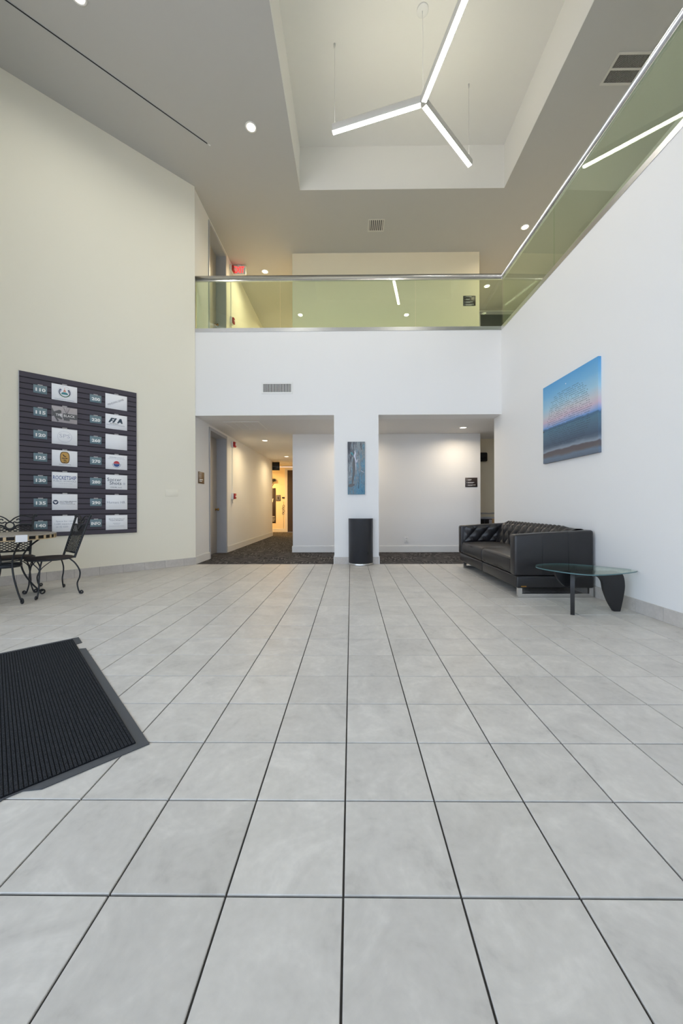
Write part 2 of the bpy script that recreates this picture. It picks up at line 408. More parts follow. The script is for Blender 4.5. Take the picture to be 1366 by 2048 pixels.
def rbox(x0, x1, y0, y1, z0, z1, bev=0.02, seg=3, fn=None, cuts=0):
    """bevelled box as MB; fn deforms each vertex"""
    bm = bmesh.new(); bmesh.ops.create_cube(bm, size=1.0)
    for v in bm.verts:
        v.co = Vector((x0 + (v.co.x + .5) * (x1 - x0), y0 + (v.co.y + .5) * (y1 - y0), z0 + (v.co.z + .5) * (z1 - z0)))
    if cuts: bmesh.ops.subdivide_edges(bm, edges=bm.edges[:], cuts=cuts, use_grid_fill=True)
    if bev > 0:
        ed = [e for e in bm.edges if len(e.link_faces) == 2 and e.calc_face_angle() > 0.5]
        bmesh.ops.bevel(bm, geom=ed, offset=bev, segments=seg, profile=0.5, affect='EDGES', clamp_overlap=True)
    if fn:
        for v in bm.verts: v.co = Vector(fn(v.co))
    bm.verts.index_update()
    r = MB(); r.add([v.co.copy() for v in bm.verts], [tuple(v.index for v in f.verts) for f in bm.faces], smooth=True)
    bm.free()
    return r

def tag(o, label, cat, group=None, kind=None):
    o['label'] = label; o['category'] = cat
    if group: o['group'] = group
    if kind: o['kind'] = kind
    return o
def thing(name, loc, label, cat, group=None, kind=None, M=None):
    o = bpy.data.objects.new(name, None); COL.objects.link(o)
    o.empty_display_size = 0.1
    if M is not None: o.matrix_world = M
    else: o.location = loc
    return tag(o, label, cat, group, kind)
def struct(name, mb, m, label, cat):
    return tag(mb.obj(name, m), label, cat, kind='structure')
def frame(o, x, y, z):
    x, y, z = Vector(x).normalized(), Vector(y).normalized(), Vector(z).normalized()
    return Matrix(((x.x, y.x, z.x, o[0]), (x.y, y.y, z.y, o[1]), (x.z, y.z, z.z, o[2]), (0, 0, 0, 1)))
def copy_tree(o, parent=None):
    c = o.copy(); COL.objects.link(c); c.parent = parent
    for ch in list(o.children): copy_tree(ch, c)
    return c

_txt = {}
def text_mesh(s, bold=0.0, res=2):
    key = (s, bold)
    if key in _txt: return _txt[key]
    cu = bpy.data.curves.new('t', 'FONT'); cu.body = s; cu.align_x = 'CENTER'; cu.align_y = 'CENTER'; cu.size = 1.0
    cu.offset = bold; cu.resolution_u = res; cu.fill_mode = 'BOTH' if False else 'FRONT'
    o = bpy.data.objects.new('t', cu); COL.objects.link(o)
    bpy.context.view_layer.update()
    dg = bpy.context.evaluated_depsgraph_get()
    me = bpy.data.meshes.new_from_object(o.evaluated_get(dg))
    bpy.data.objects.remove(o); bpy.data.curves.remove(cu)
    xs = [v.co.x for v in me.vertices] or [0, 1]; ys = [v.co.y for v in me.vertices] or [0, 1]
    cx, cy = (min(xs) + max(xs)) / 2, (min(ys) + max(ys)) / 2
    w, h = max(xs) - min(xs), max(ys) - min(ys)
    r = ([(v.co.x - cx, v.co.y - cy, 0) for v in me.vertices], [tuple(p.vertices) for p in me.polygons], w, h)
    bpy.data.meshes.remove(me)
    _txt[key] = r
    return r
def put_text(mb, s, x, y, w=None, h=None, z=0.0008, bold=0.0, rot=0.0, shear=0.0, M=None):
    vs, fs, tw, th = text_mesh(s, bold)
    sx = (w / tw) if w else None; sy = (h / th) if h else None
    if sx is None: sx = sy
    if sy is None: sy = sx
    c, sn = math.cos(rot), math.sin(rot)
    out = []
    for a, b, _ in vs:
        p, q = a * sx + shear * b * sy, b * sy
        out.append((x + p * c - q * sn, y + p * sn + q * c, z))
    mb.add(out, fs, M)
    return mb
def disc(mb, x, y, r, z=0.0006, n=20, ry=None, a0=0, a1=2 * PI, M=None):
    ry = ry or r
    full = abs(a1 - a0 - 2 * PI) < 1e-6
    ps = [(x + r * math.cos(a0 + (a1 - a0) * k / n), y + ry * math.sin(a0 + (a1 - a0) * k / n), z) for k in range(n + (0 if full else 1))]
    return mb.add(ps, [tuple(range(len(ps)))], M)
def ring(mb, x, y, r0, r1, z=0.0006, n=28, ky=1.0, M=None, a0=0, a1=2 * PI):
    vs = []; fs = []
    for k in range(n + 1):
        t = a0 + (a1 - a0) * k / n
        vs += [(x + r0 * math.cos(t), y + ky * r0 * math.sin(t), z), (x + r1 * math.cos(t), y + ky * r1 * math.sin(t), z)]
    for k in range(n): fs.append((2 * k, 2 * k + 1, 2 * k + 3, 2 * k + 2))
    return mb.add(vs, fs, M)
def poly(mb, pts, z=0.0006, M=None):
    n = len(pts)
    a = sum(pts[i][0] * pts[(i + 1) % n][1] - pts[(i + 1) % n][0] * pts[i][1] for i in range(n))
    if a < 0: pts = list(reversed(pts))
    return mb.add([(p[0], p[1], z) for p in pts], [tuple(range(n))], M)
def bar(mb, x0, x1, y0, y1, z=0.0006, M=None):
    return poly(mb, [(x0, y0), (x1, y0), (x1, y1), (x0, y1)], z, M)

def put_marks(mb, x, y, w, h, z=0.0008, seed=1):
    # print too small to read: word-length dashes
    rg = random.Random(seed); a = x - w / 2
    while a < x + w / 2 - 0.002:
        l_ = min(rg.uniform(0.006, 0.02), x + w / 2 - a); bar(mb, a, a + l_, y - h / 2, y + h / 2, z); a += l_ + 0.0035
    return mb

# ------------------------------------------------------------------ the room's plan
YB = 6.38                          # face of the back wall
C1, C2 = 2.63, 6.68                # lower and upper ceilings
F2 = 4.05                          # upper floor
FT = 4.11                          # top of the balcony fascia
XL = -2.77                         # left hall wall
XR2 = 4.8                          # far right wall upstairs
SL = 0.022
def rx(y): return 2.65 + SL * (YB - y)
R2 = math.sqrt(0.5)
LC = (-2.75, 6.37)                 # left corner, wall runs at 45 degrees
def lw(s, out=0.0):                # point on the left wall
    return (LC[0] - s * R2 + out * R2, LC[1] - s * R2 - out * R2)
GK = -1.65                         # glazing: X + Y = GK
GL = (-5.385, 3.735)

# floor polygon (tiled)
FLOOR = [(-2.75, YB), GL, (-0.30, -1.35), (rx(-1.35), -1.35), (rx(YB), YB)]

def clip(pl, poly_):
    """clip polygon pl with convex polygon poly_"""
    n = len(poly_)
    a = sum(poly_[i][0] * poly_[(i + 1) % n][1] - poly_[(i + 1) % n][0] * poly_[i][1] for i in range(n))
    P = poly_ if a > 0 else list(reversed(poly_))
    out = pl
    for i in range(n):
        ax, ay = P[i]; bx, by = P[(i + 1) % n]
        def side(p): return (bx - ax) * (p[1] - ay) - (by - ay) * (p[0] - ax)
        new = []
        for k in range(len(out)):
            p, q = out[k], out[(k + 1) % len(out)]
            sp, sq = side(p), side(q)
            if sp >= 0: new.append(p)
            if (sp >= 0) != (sq >= 0):
                t = sp / (sp - sq); new.append((p[0] + t * (q[0] - p[0]), p[1] + t * (q[1] - p[1])))
        out = new
        if not out: return []
    return out

def project(X, Y, Z):
    c, s = math.cos(YAW), math.sin(YAW)
    x = c * X + s * Y; y = -s * X + c * Y
    if y < 0.05: return None
    u, v = x / y, -(Z - CAM_H) / y
    return CX + F_PX * (u + 0.0029 * v), CY + F_PX * (v - 0.0029 * u)

def build_floor():
    base = MB().prism(FLOOR, -0.12, -0.006)
    fl = struct('floor', base, 'grout', 'grey stone tiled lobby floor with dark grout lines', 'floor')
    G = 0.0028                      # half grout joint
    th = 0.010; bv = 0.0016
    X0, Y0 = -0.0755 * T, 3.0692 * T
    tiles = []
    for i in range(-19, 12):
        for j in range(-26, 19):
            x0, y0 = X0 + i * T, Y0 + j * T
            sq = [(x0 + G, y0 + G), (x0 + T - G, y0 + G), (x0 + T - G, y0 + T - G), (x0 + G, y0 + T - G)]
            c = clip(sq, FLOOR)
            if len(c) < 3: continue
            ar = abs(sum(c[k][0] * c[(k + 1) % len(c)][1] - c[(k + 1) % len(c)][0] * c[k][1] for k in range(len(c)))) / 2
            if ar < 1e-4: continue
            full = ar > 0.999 * (T - 2 * G) ** 2
            pr = [project(p[0], p[1], 0) for p in c]
            vis = 0
            if all(pr):
                inside = [0 <= p[0] <= 1366 and 0 <= p[1] <= 2048 for p in pr]
                if any(inside):
                    vis = abs(sum(pr[k][0] * pr[(k + 1) % len(pr)][1] - pr[(k + 1) % len(pr)][0] * pr[k][1] for k in range(len(pr))))
            elif y0 > -0.7 and y0 < 1.4 and abs(x0) < 1.6: vis = 1e6
            tiles.append((vis, full, c, x0, y0))
    tiles.sort(key=lambda t: -t[0])
    a = T - 2 * G
    def slab(mb, c, z0=-0.006):
        cx = sum(p[0] for p in c) / len(c); cy = sum(p[1] for p in c) / len(c)
        k = 1 - 2 * bv / a
        if len(c) > 3:
            ins = [(cx + (p[0] - cx) * k, cy + (p[1] - cy) * k) for p in c]
        else: ins = c
        n = len(c)
        ar = sum(c[q][0] * c[(q + 1) % n][1] - c[(q + 1) % n][0] * c[q][1] for q in range(n))
        if ar < 0: c = list(reversed(c)); ins = list(reversed(ins))
        vs = [(p[0], p[1], z0) for p in c] + [(p[0], p[1], -bv) for p in c] + [(p[0], p[1], 0) for p in ins]
        fs = [tuple(range(2 * n, 3 * n))]
        for q in range(n):
            r = (q + 1) % n
            fs += [(q, r, n + r, n + q), (n + q, n + r, 2 * n + r, 2 * n + q)]
        mb.add(vs, fs)
    fm = MB(); slab(fm, [(-a / 2, -a / 2), (a / 2, -a / 2), (a / 2, a / 2), (-a / 2, a / 2)])
    full_me = fm.mesh('tile', 'tile')
    rest = MB()
    for k, (vis, full, c, x0, y0) in enumerate(tiles):
        if k < 296 and vis > 0:
            if full:
                o = bpy.data.objects.new('tile', full_me); COL.objects.link(o)
                o.location = (x0 + T / 2, y0 + T / 2, random.uniform(-0.0004, 0.0003)); o.parent = fl
            else:
                mb = MB(); slab(mb, c); mb.obj('tile', 'tile', fl)
        else: slab(rest, c)
    o = rest.obj('tile_field', 'tile', fl); o['kind'] = 'stuff'
    return fl
build_floor()

# carpet in the recesses and corridors
cp = MB().box(XL - 0.25, XR2, YB, 8.75, -0.10, -0.001).box(-4.6, -1.25, 8.75, 14.62, -0.10, -0.001)
struct('floor_hall', cp, 'carpet', 'dark grey streaked carpet in the recess and hallway', 'carpet')

# ground outside
struct('ground', MB().box(-60, 60, -60, 60, -0.4, -0.14), 'concrete_out', 'grey paving outside the entrance glazing', 'ground')

# ------------------------------------------------------------------ walls
def wall45(mb, s0, s1, z0, z1, th=0.15):
    a, b = lw(s0), lw(s1); c, d = lw(s1, -th), lw(s0, -th)
    return mb.prism([a, b, c, d], z0, z1)
m = MB(); wall45(m, 0, 3.73, 0, C2 + 0.1)
struct('wall_left', m, 'wall_cream', 'tall cream painted wall set at an angle on the left', 'wall')

def rwall(mb, y0, y1, z0, z1, off=0.0, th=0.2):
    return mb.prism([(rx(y0) - off, y0), (rx(y1) - off, y1), (rx(y1) + th, y1), (rx(y0) + th, y0)], z0, z1)
m = MB(); rwall(m, -4.6, 6.70, 0, FT - 0.02)
struct('wall_right', m, 'wall_white', 'long white wall on the right below the balcony', 'wall')

PX0, PX1 = -0.297, 0.487            # pier between the two openings
m = MB().box(XL + 0.005, rx(YB) + 0.0, YB, YB + 0.32, C1, FT - 0.02)
m.box(PX0, PX1, YB, YB + 0.32, 0, C1)
struct('wall_back', m, 'wall_white', 'white balcony fascia and pier between two openings', 'wall')

# left hall wall (lower) with door recess, then upper copy
def hall_left(z0, top, name, label, fl=0.0):
    mb = MB()
    D0, D1, DT = 7.03, 8.05, fl + 2.585
    mb.box(XL - 0.3, XL, YB - 0.005, D0, z0, top)
    mb.box(XL - 0.3, XL, D1, 12.7, z0, top)
    mb.box(XL - 0.3, XL, D0, D1, DT, top)
    return struct(name, mb, 'wall_white', label, 'wall')
hall_left(0, C1, 'wall_hall_left', 'white wall along the left side of the lower hallway')
hall_left(C1, C2, 'wall_upper_left', 'white wall along the left side of the upper hallway', F2)
WB = 8.05
m = MB().box(-1.30, PX0 + 0.2, WB, WB + 0.6, 0, C1).box(PX0 + 0.2, 2.87, WB, WB + 0.6, 0, C1)
m.box(-1.30, -1.0, WB + 0.6, 14.62, 0, C1)
struct('wall_recess', m, 'wall_white', 'white recess wall behind the pier with outlet and sign', 'wall')
m = MB().box(-1.30, 2.87, 8.08, 8.68, F2, C2).box(-1.30, -1.0, 8.68, 14.6, F2, C2).box(2.57, 2.87, 8.68, 10.6, F2, C2)
struct('wall_upper_back', m, 'wall_warm', 'warm cream wall of the upper landing behind glass', 'wall')
m = MB().box(2.87, XR2, 8.72, 8.85, 0, C1)
struct('wall_corridor', m, 'wall_warm', 'narrow warm wall seen past the recess on the right', 'wall')
m = MB().box(-4.7, -1.0, 14.62, 14.75, 0, C1).box(-4.75, -4.6, 12.6, 14.75, 0, C1).box(-4.7, XL - 0.3, 12.55, 12.7, 0, C1)
struct('wall_hall_end', m, 'wall_warm', 'yellow lit wall at the far end of the lower hallway', 'wall')
m = MB().box(-4.7, -1.0, 14.6, 14.75, F2, C2).box(-4.7, XL - 0.3, 12.55, 12.7, F2, C2).box(-4.75, -4.6, 12.6, 14.75, F2, C2)
struct('wall_upper_hall_end', m, 'wall_warm', 'cream wall closing the upper hallway', 'wall')
m = MB().box(2.87, XR2 + 0.1, 10.5, 10.6, F2, C2).box(XR2, XR2 + 0.15, -6.6, 10.6, 0, C2 + 0.1)
struct('wall_upper_right', m, 'wall_white', 'white wall beyond the right landing', 'wall')
# slabs
m = MB().box(XL - 0.3, XR2, YB + 0.32, 14.62, C1 + 0.02, F2)
m.prism([(rx(-4.6) + 0.19, -4.6), (rx(6.7) + 0.19, 6.7), (XR2, 6.7), (XR2, -4.6)], 2.9, F2)
m.prism([(rx(-4.6) + 0.001, -4.6), (rx(6.7) + 0.001, 6.7), (rx(6.7) + 0.19, 6.7), (rx(-4.6) + 0.19, -4.6)], FT - 0.02, FT)
m.box(XL - 0.001, rx(YB), YB + 0.001, YB + 0.33, FT - 0.02, FT)
struct('floor_upper', m, 'wall_white', 'upper landing slab behind the balcony fascia', 'floor')
m = MB().box(-4.7, XR2, YB + 0.32, 8.9, C1, C1 + 0.02).box(-4.7, -1.0, 8.9, 12.7, C1, C1 + 0.02).box(-4.7, -1.0, 12.7, 14.62, C1 + 0.005, C1 + 0.02)
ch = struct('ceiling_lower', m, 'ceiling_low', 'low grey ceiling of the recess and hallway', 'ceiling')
for y in (13.3, 13.9, 14.5):
    MB().box(-4.6, -1.3, y - 0.012, y + 0.012, C1 - 0.004, C1 + 0.006).obj('grid_bar', 'trim_white', ch)
for x in (-3.4, -2.79, -2.18, -1.57):
    MB().box(x - 0.012, x + 0.012, 12.72, 14.6, C1 - 0.004, C1 + 0.006).obj('grid_bar', 'trim_white', ch)

# main ceiling with the recessed coffer
CO = (-0.90, 2.745, 2.93, 6.47); CTZ = 7.455
m = MB()
x0, x1, y0, y1 = CO
m.box(-6.5, x0, -7, 15, C2, C2 + 0.08); m.box(x1, XR2 + 0.3, -7, 15, C2, C2 + 0.08)
m.box(x0, x1, -7, y0, C2, C2 + 0.08); m.box(x0, x1, y1, 15, C2, C2 + 0.08)
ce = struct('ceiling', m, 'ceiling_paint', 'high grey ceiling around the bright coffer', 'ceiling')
m = MB()
m.box(x0 - 0.1, x0, y0 - 0.1, y1 + 0.1, C2 + 0.0805, CTZ + 0.1); m.box(x1, x1 + 0.1, y0 - 0.1, y1 + 0.1, C2 + 0.0805, CTZ + 0.1)
m.box(x0, x1, y0 - 0.1, y0, C2 + 0.0805, CTZ + 0.1); m.box(x0, x1, y1, y1 + 0.1, C2 + 0.0805, CTZ + 0.1)
m.box(x0, x1, y0, y1, CTZ, CTZ + 0.1)
for a in ((x0 - 0.002, x0 + 0.004, y0, y1), (x1 - 0.004, x1 + 0.002, y0, y1), (x0, x1, y0 - 0.002, y0 + 0.004), (x0, x1, y1 - 0.004, y1 + 0.002)):
    m.box(*a, C2 + 0.001, C2 + 0.09)
struct('ceiling_coffer', m, 'ceiling_white', 'bright rectangular coffer recessed above the pendant light', 'ceiling')

# entrance wall behind the camera: solid bits + glazing
def gp(t, out=0.0):   # t metres along glazing from the left wall
    return (GL[0] + t * R2 + out * R2, GL[1] - t * R2 + out * R2)
def gbox(mb, t0, t1, z0, z1, o0=-0.06, o1=0.06):
    return mb.prism([gp(t0, o0), gp(t1, o0), gp(t1, o1), gp(t0, o1)], z0, z1)
GT = 7.191                          # where the angled glazing meets the straight one
GY = gp(GT)[1]
m = MB(); gbox(m, -0.3, 1.74, 0, C2 + 0.1, -0.1, 0.1); gbox(m, 1.74, GT + 0.1, 6.40, C2 + 0.1, -0.1, 0.1)
m.box(gp(GT)[0], XR2 + 0.1, GY - 0.1, GY + 0.1, 4.46, C2 + 0.1).box(2.75, XR2 + 0.1, GY - 0.1, GY + 0.1, 0, 4.46).box(gp(GT)[0], 2.75, GY - 0.1, GY + 0.1, 0, 0.5)  # head and sill of the added straight glazing, sized to limit its light
struct('wall_front', m, 'wall_white', 'white wall around the entrance glazing behind the camera', 'wall')
def glazing(name, label, t0, t1, n, bx, pn, zb=0.0, zt=6.40):
    win = struct(name, bx(bx(MB(), t0, t1, zb, zb + 0.08, 0.06), t0, t1, zt - 0.08, zt, 0.06), 'steel_brushed', label, 'window')
    for k in range(n + 1):
        t = t0 + (t1 - t0) * k / n
        bx(MB(), t - 0.03, t + 0.03, zb + 0.08, zt - 0.08, 0.06).obj('mullion', 'steel_brushed', win)
    for k in range(n):
        a_ = t0 + (t1 - t0) * k / n + 0.03; b_ = t0 + (t1 - t0) * (k + 1) / n - 0.03
        for z in ((2.4, 4.4) if zt > 5 else (2.4,)): bx(MB(), a_, b_, z - 0.03, z + 0.03, 0.05).obj('transom', 'steel_brushed', win)
        for z0, z1 in ((zb + 0.08, 2.37), (2.43, 4.37), (4.43, 6.32)) if zt > 5 else ((zb + 0.08, 2.37), (2.43, zt - 0.08)):
            p, q = pn(a_), pn(b_)
            MB().add([(p[0], p[1], z0), (q[0], q[1], z0), (q[0], q[1], z1), (p[0], p[1], z1)], [(0, 1, 2, 3)]).obj('pane', 'window_glass', win)
glazing('window_1', 'tall angled entrance glazing with metal mullions', 1.74, GT, 5, lambda mb, a, b, z0, z1, o: gbox(mb, a, b, z0, z1, -o, o), lambda t: gp(t))
glazing('window_added', 'added straight front glazing out of view with metal mullions', gp(GT)[0], 2.75, 3, lambda mb, a, b, z0, z1, o: mb.box(a, b, GY - o, GY + o, z0, z1), lambda t: (t, GY), 0.5, 4.46)  # unseen glazing added to bring more daylight onto the left wall

# ------------------------------------------------------------------ baseboards
def tile_base(name, pts_fn, s0, s1, label, h=0.125, th=0.011, pitch=T, start=0.0):
    r = thing(name, (0, 0, 0), label, 'baseboard', kind='structure')
    s = s0 - start
    while s < s1 - 0.01:
        a, b = max(s, s0) + 0.0012, min(s + pitch, s1) - 0.0012
        if b - a > 0.01:
            p, q = pts_fn(a, 0.0), pts_fn(b, 0.0); p2, q2 = pts_fn(a, th), pts_fn(b, th)
            MB().prism([p, q, q2, p2], 0.001, h).obj('base_tile', 'base_tile', r)
        s += pitch
    p, q = pts_fn(s0, 0.0), pts_fn(s1, 0.0); p2, q2 = pts_fn(s0, th * 0.6), pts_fn(s1, th * 0.6)
    MB().prism([p, q, q2, p2], 0.001, h - 0.002).obj('grout_backing', 'grout', r)
    return r
tile_base('baseboard_left', lambda s, o: lw(s, o), 0.0, 3.6, 'row of grey stone base tiles along the cream wall', start=0.1)
def rpt(s, o): y = 6.36 - s; return (rx(y) - o, y)
tile_base('baseboard_right', rpt, 0.0, 9.0, 'row of grey stone base tiles along the right wall', start=0.16)
tile_base('baseboard_pier', lambda s, o: (PX0 + s, YB - o), 0.0, PX1 - PX0, 'grey stone base tiles at the foot of the pier')

def base_white(name, segs, label, h=0.14):
    mb = MB()
    for (xa, xb, ya, yb) in segs:
        mb.box(xa, xb, ya, yb, 0, h - 0.012)
        cx, cy = (xa + xb) / 2, (ya + yb) / 2
        mb.box(xa + (0.004 if xb - xa < 0.05 else 0), xb - (0.004 if xb - xa < 0.05 else 0), ya + (0.004 if yb - ya < 0.05 else 0), yb, h - 0.012, h)
    return struct(name, mb, 'trim_white', label, 'baseboard')
base_white('baseboard_hall', [(XL, XL + 0.016, YB, 7.03), (XL, XL + 0.016, 8.05, 12.7)], 'white baseboard along the lower hall wall')
base_white('baseboard_recess', [(-1.30, 2.87, WB - 0.016, WB), (-1.316, -1.30, WB - 0.016, 14.6)], 'white baseboard along the recess wall')
base_white('baseboard_pier_side', [(PX1, PX1 + 0.014, YB, YB + 0.32), (PX0 - 0.014, PX0, YB, YB + 0.32)], 'white baseboard ends on the pier sides')
base_white('baseboard_end', [(-4.6, -2.66, 14.604, 14.62)], 'white baseboard on the far yellow wall')

# ------------------------------------------------------------------ doors
def hall_door(name, z0, label, sign):
    D0, D1, DT = 7.09, 7.99, z0 + 2.53
    t = thing(name, (XL, 7.54, z0), label, 'door', kind='structure')
    def L(x): return x - XL
    mb = MB()
    # frame: casing and jambs
    mb.box(-0.24, 0.012, D0 - 7.54 - 0.05, D0 - 7.54, 0, 2.58).box(-0.24, 0.012, D1 - 7.54, D1 - 7.54 + 0.05, 0, 2.58)
    mb.box(-0.24, 0.012, D0 - 7.54, D1 - 7.54, 2.52, 2.58)
    mb.obj('door_frame', 'frame_grey', t)
    rbox(-0.245, -0.205, D0 - 7.54 + 0.003, D1 - 7.54 - 0.003, 0.008, 2.517, 0.003, 1).obj('door_leaf', 'door_paint', t)
    k = MB().lathe([(0.026, 0), (0.028, 0.006), (0.012, 0.012), (0.011, 0.035), (0.027, 0.045), (0.031, 0.06), (0.024, 0.074), (0.0, 0.078)], 18, M=Matrix.Translation((-0.205, 0.37, 0.96)) @ Matrix.Rotation(PI / 2, 4, 'Y'), cap1=False)
    k.obj('door_knob', 'brass', t)
    if sign:
        p = MB().box(-0.205, -0.199, -0.39, -0.25, 1.40, 1.68).obj('door_sign', 'plaque_bronze', t)
        q = MB()
        for i in range(4): q.box(-0.199, -0.1985, -0.37, -0.27, 1.63 - i * 0.06, 1.645 - i * 0.06)
        q.obj('sign_text', 'ink_white', p)
    return t
hall_door('door_1', 0, 'grey lower hallway door with brass knob in a deep frame', True)
hall_door('door_2', F2, 'grey upper hallway door in a deep frame behind glass', False)
t = thing('door_3', (3.75, 10.5, F2), 'dark door with pale frame at end of right upper landing', 'door', kind='structure')
MB().box(-0.06, 0.0, -0.03, 0, 0, 2.58).box(1.0, 1.06, -0.03, 0, 0, 2.58).box(0, 1.0, -0.03, 0, 2.5, 2.58).obj('door_frame', 'frame_grey', t)
MB().box(0.0, 1.0, -0.012, 0, 0.005, 2.5).obj('door_leaf', 'vent_dark', t)
t = thing('door_4', (-2.57, 14.62, 0), 'dark brown door at far end of lower hallway', 'door', kind='structure')
MB().box(-0.10, 0, -0.03, 0, 0, 2.58).box(0.95, 1.05, -0.03, 0, 0, 2.58).box(0, 0.95, -0.03, 0, 2.5, 2.58).obj('door_frame', 'trim_white', t)
MB().box(0, 0.95, -0.014, 0, 0.005, 2.5).obj('door_leaf', 'dark_door', t)

# ------------------------------------------------------------------ balcony railing
def build_railing():
    r = thing('balcony_railing', (2.65, YB, FT), 'glass balcony railing with polished steel handrail above the fascia', 'railing')
    ox, oy, oz = 2.65, YB, FT
    gy = YB + 0.045
    xe = rx(YB) + 0.045
    def w(mb): 
        mb.v = [(a - ox, b - oy, c - oz) for a, b, c in mb.v]; return mb
    # panes on the back run
    xs = [XL + 0.012, -1.25, 1.15, xe - 0.01]
    for a, b in zip(xs, xs[1:]):
        w(MB().box(a + 0.003, b - 0.003, gy - 0.006, gy + 0.006, FT + 0.03, 5.06)).obj('glass_pane', 'rail_glass', r)
    ys = [gy - 0.0, 4.87, 2.47, 0.07, -2.33]
    for a, b in zip(ys, ys[1:]):
        a2, b2 = a - 0.003, b + 0.003
        pl = [(rx(a2) + 0.039, a2), (rx(b2) + 0.039, b2), (rx(b2) + 0.051, b2), (rx(a2) + 0.051, a2)]
        w(MB().prism(pl, FT + 0.03, 5.06)).obj('glass_pane', 'rail_glass', r)
    RH, ZH = 0.043, 5.085
    w(MB().tube([(XL + 0.005, gy, ZH), (rx(gy) + 0.045, gy, ZH), (rx(-2.3) + 0.045, -2.3, ZH)], RH, 20)).obj('handrail', 'steel', r)
    w(MB().box(XL + 0.005, rx(gy) + 0.045, gy - 0.016, gy + 0.016, 5.028, 5.05)).obj('rail_cap', 'steel', r)
    w(MB().prism([(rx(gy) + 0.03, gy), (rx(-2.3) + 0.03, -2.3), (rx(-2.3) + 0.06, -2.3), (rx(gy) + 0.06, gy)], 5.028, 5.05)).obj('rail_cap', 'steel', r)
    w(MB().box(XL + 0.005, xe - 0.02, YB - 0.004, YB + 0.09, FT, FT + 0.065)).obj('base_channel', 'steel_brushed', r)
    w(MB().prism([(rx(YB + 0.05) - 0.004, YB + 0.05), (rx(-2.3) - 0.004, -2.3), (rx(-2.3) + 0.09, -2.3), (rx(YB + 0.05) + 0.09, YB + 0.05)], FT, FT + 0.065)).obj('base_channel', 'steel_brushed', r)
    w(MB().box(XL + 0.001, XL + 0.014, gy - 0.016, gy + 0.016, FT + 0.065, 5.03)).obj('end_post', 'steel', r)
build_railing()

# ------------------------------------------------------------------ lights
def lamp(parent, loc, power, col, size=0.12):
    l = bpy.data.lights.new('downlight_lamp', 'AREA'); l.shape = 'DISK'; l.size = size; l.energy = power; l.color = col; l.spread = math.radians(160)
    o = bpy.data.objects.new('lamp_light', l); COL.objects.link(o); o.parent = parent; o.location = loc
    return o
def downlight(x, y, z, label, group, circuit):
    power, col = DL[circuit]
    t = thing('downlight', (x, y, z), label, 'downlight', group)
    MB().lathe([(0.085, 0.0), (0.085, -0.006), (0.066, -0.008), (0.064, 0.0)], 28, cap0=False, cap1=False).obj('trim_ring', 'trim_white', t)
    MB().lathe([(0.066, -0.001), (0.05, -0.005), (0.0, -0.007)], 24, cap1=False).obj('lens', 'spot_glow', t)
    if power: lamp(t, (0, 0, -0.012), power, col)
    return t
DG = 'round recessed downlights'
downlight(-1.477, 5.384, C2, 'large bright downlight in the high ceiling left of the coffer', DG, 'main')
downlight(-3.01, 3.98, C2, 'downlight cut by the top edge near the ceiling slot', DG, 'main')
downlight(-1.48, 2.2, C2, 'downlight overhead out of view left of the coffer', DG, 'main')
downlight(1.65, 2.16, C2, 'downlight overhead out of view beyond the coffer', DG, 'main')
downlight(-2.056, 8.688, C2, 'upper hallway downlight seen above the steel handrail', DG, 'upper')
downlight(-2.07, 11.5, C2, 'far upper hallway downlight seen through the glass', DG, 'upper')
downlight(3.547, 7.377, C2, 'downlight beside the slanting handrail on the right', DG, 'right')
downlight(3.512, 9.338, C2, 'upper downlight seen through glass beside the black wall sign', DG, 'right')
downlight(-2.09, 8.78, C1, 'nearest downlight in the lower hallway ceiling', DG, 'hall')
downlight(-2.066, 11.58, C1, 'farther downlight in the lower hallway ceiling', DG, 'hall')
downlight(2.30, 7.44, C1, 'downlight in the low ceiling of the right recess', DG, 'recess')
downlight(0.10, 7.44, C1, 'added downlight hidden behind the pier in the low ceiling', DG, 'recess')  # unseen lamp added behind the pier to brighten the recess walls
downlight(-3.7, 13.6, C1, 'warm downlight around the corner of the lower hallway', DG, 'end')

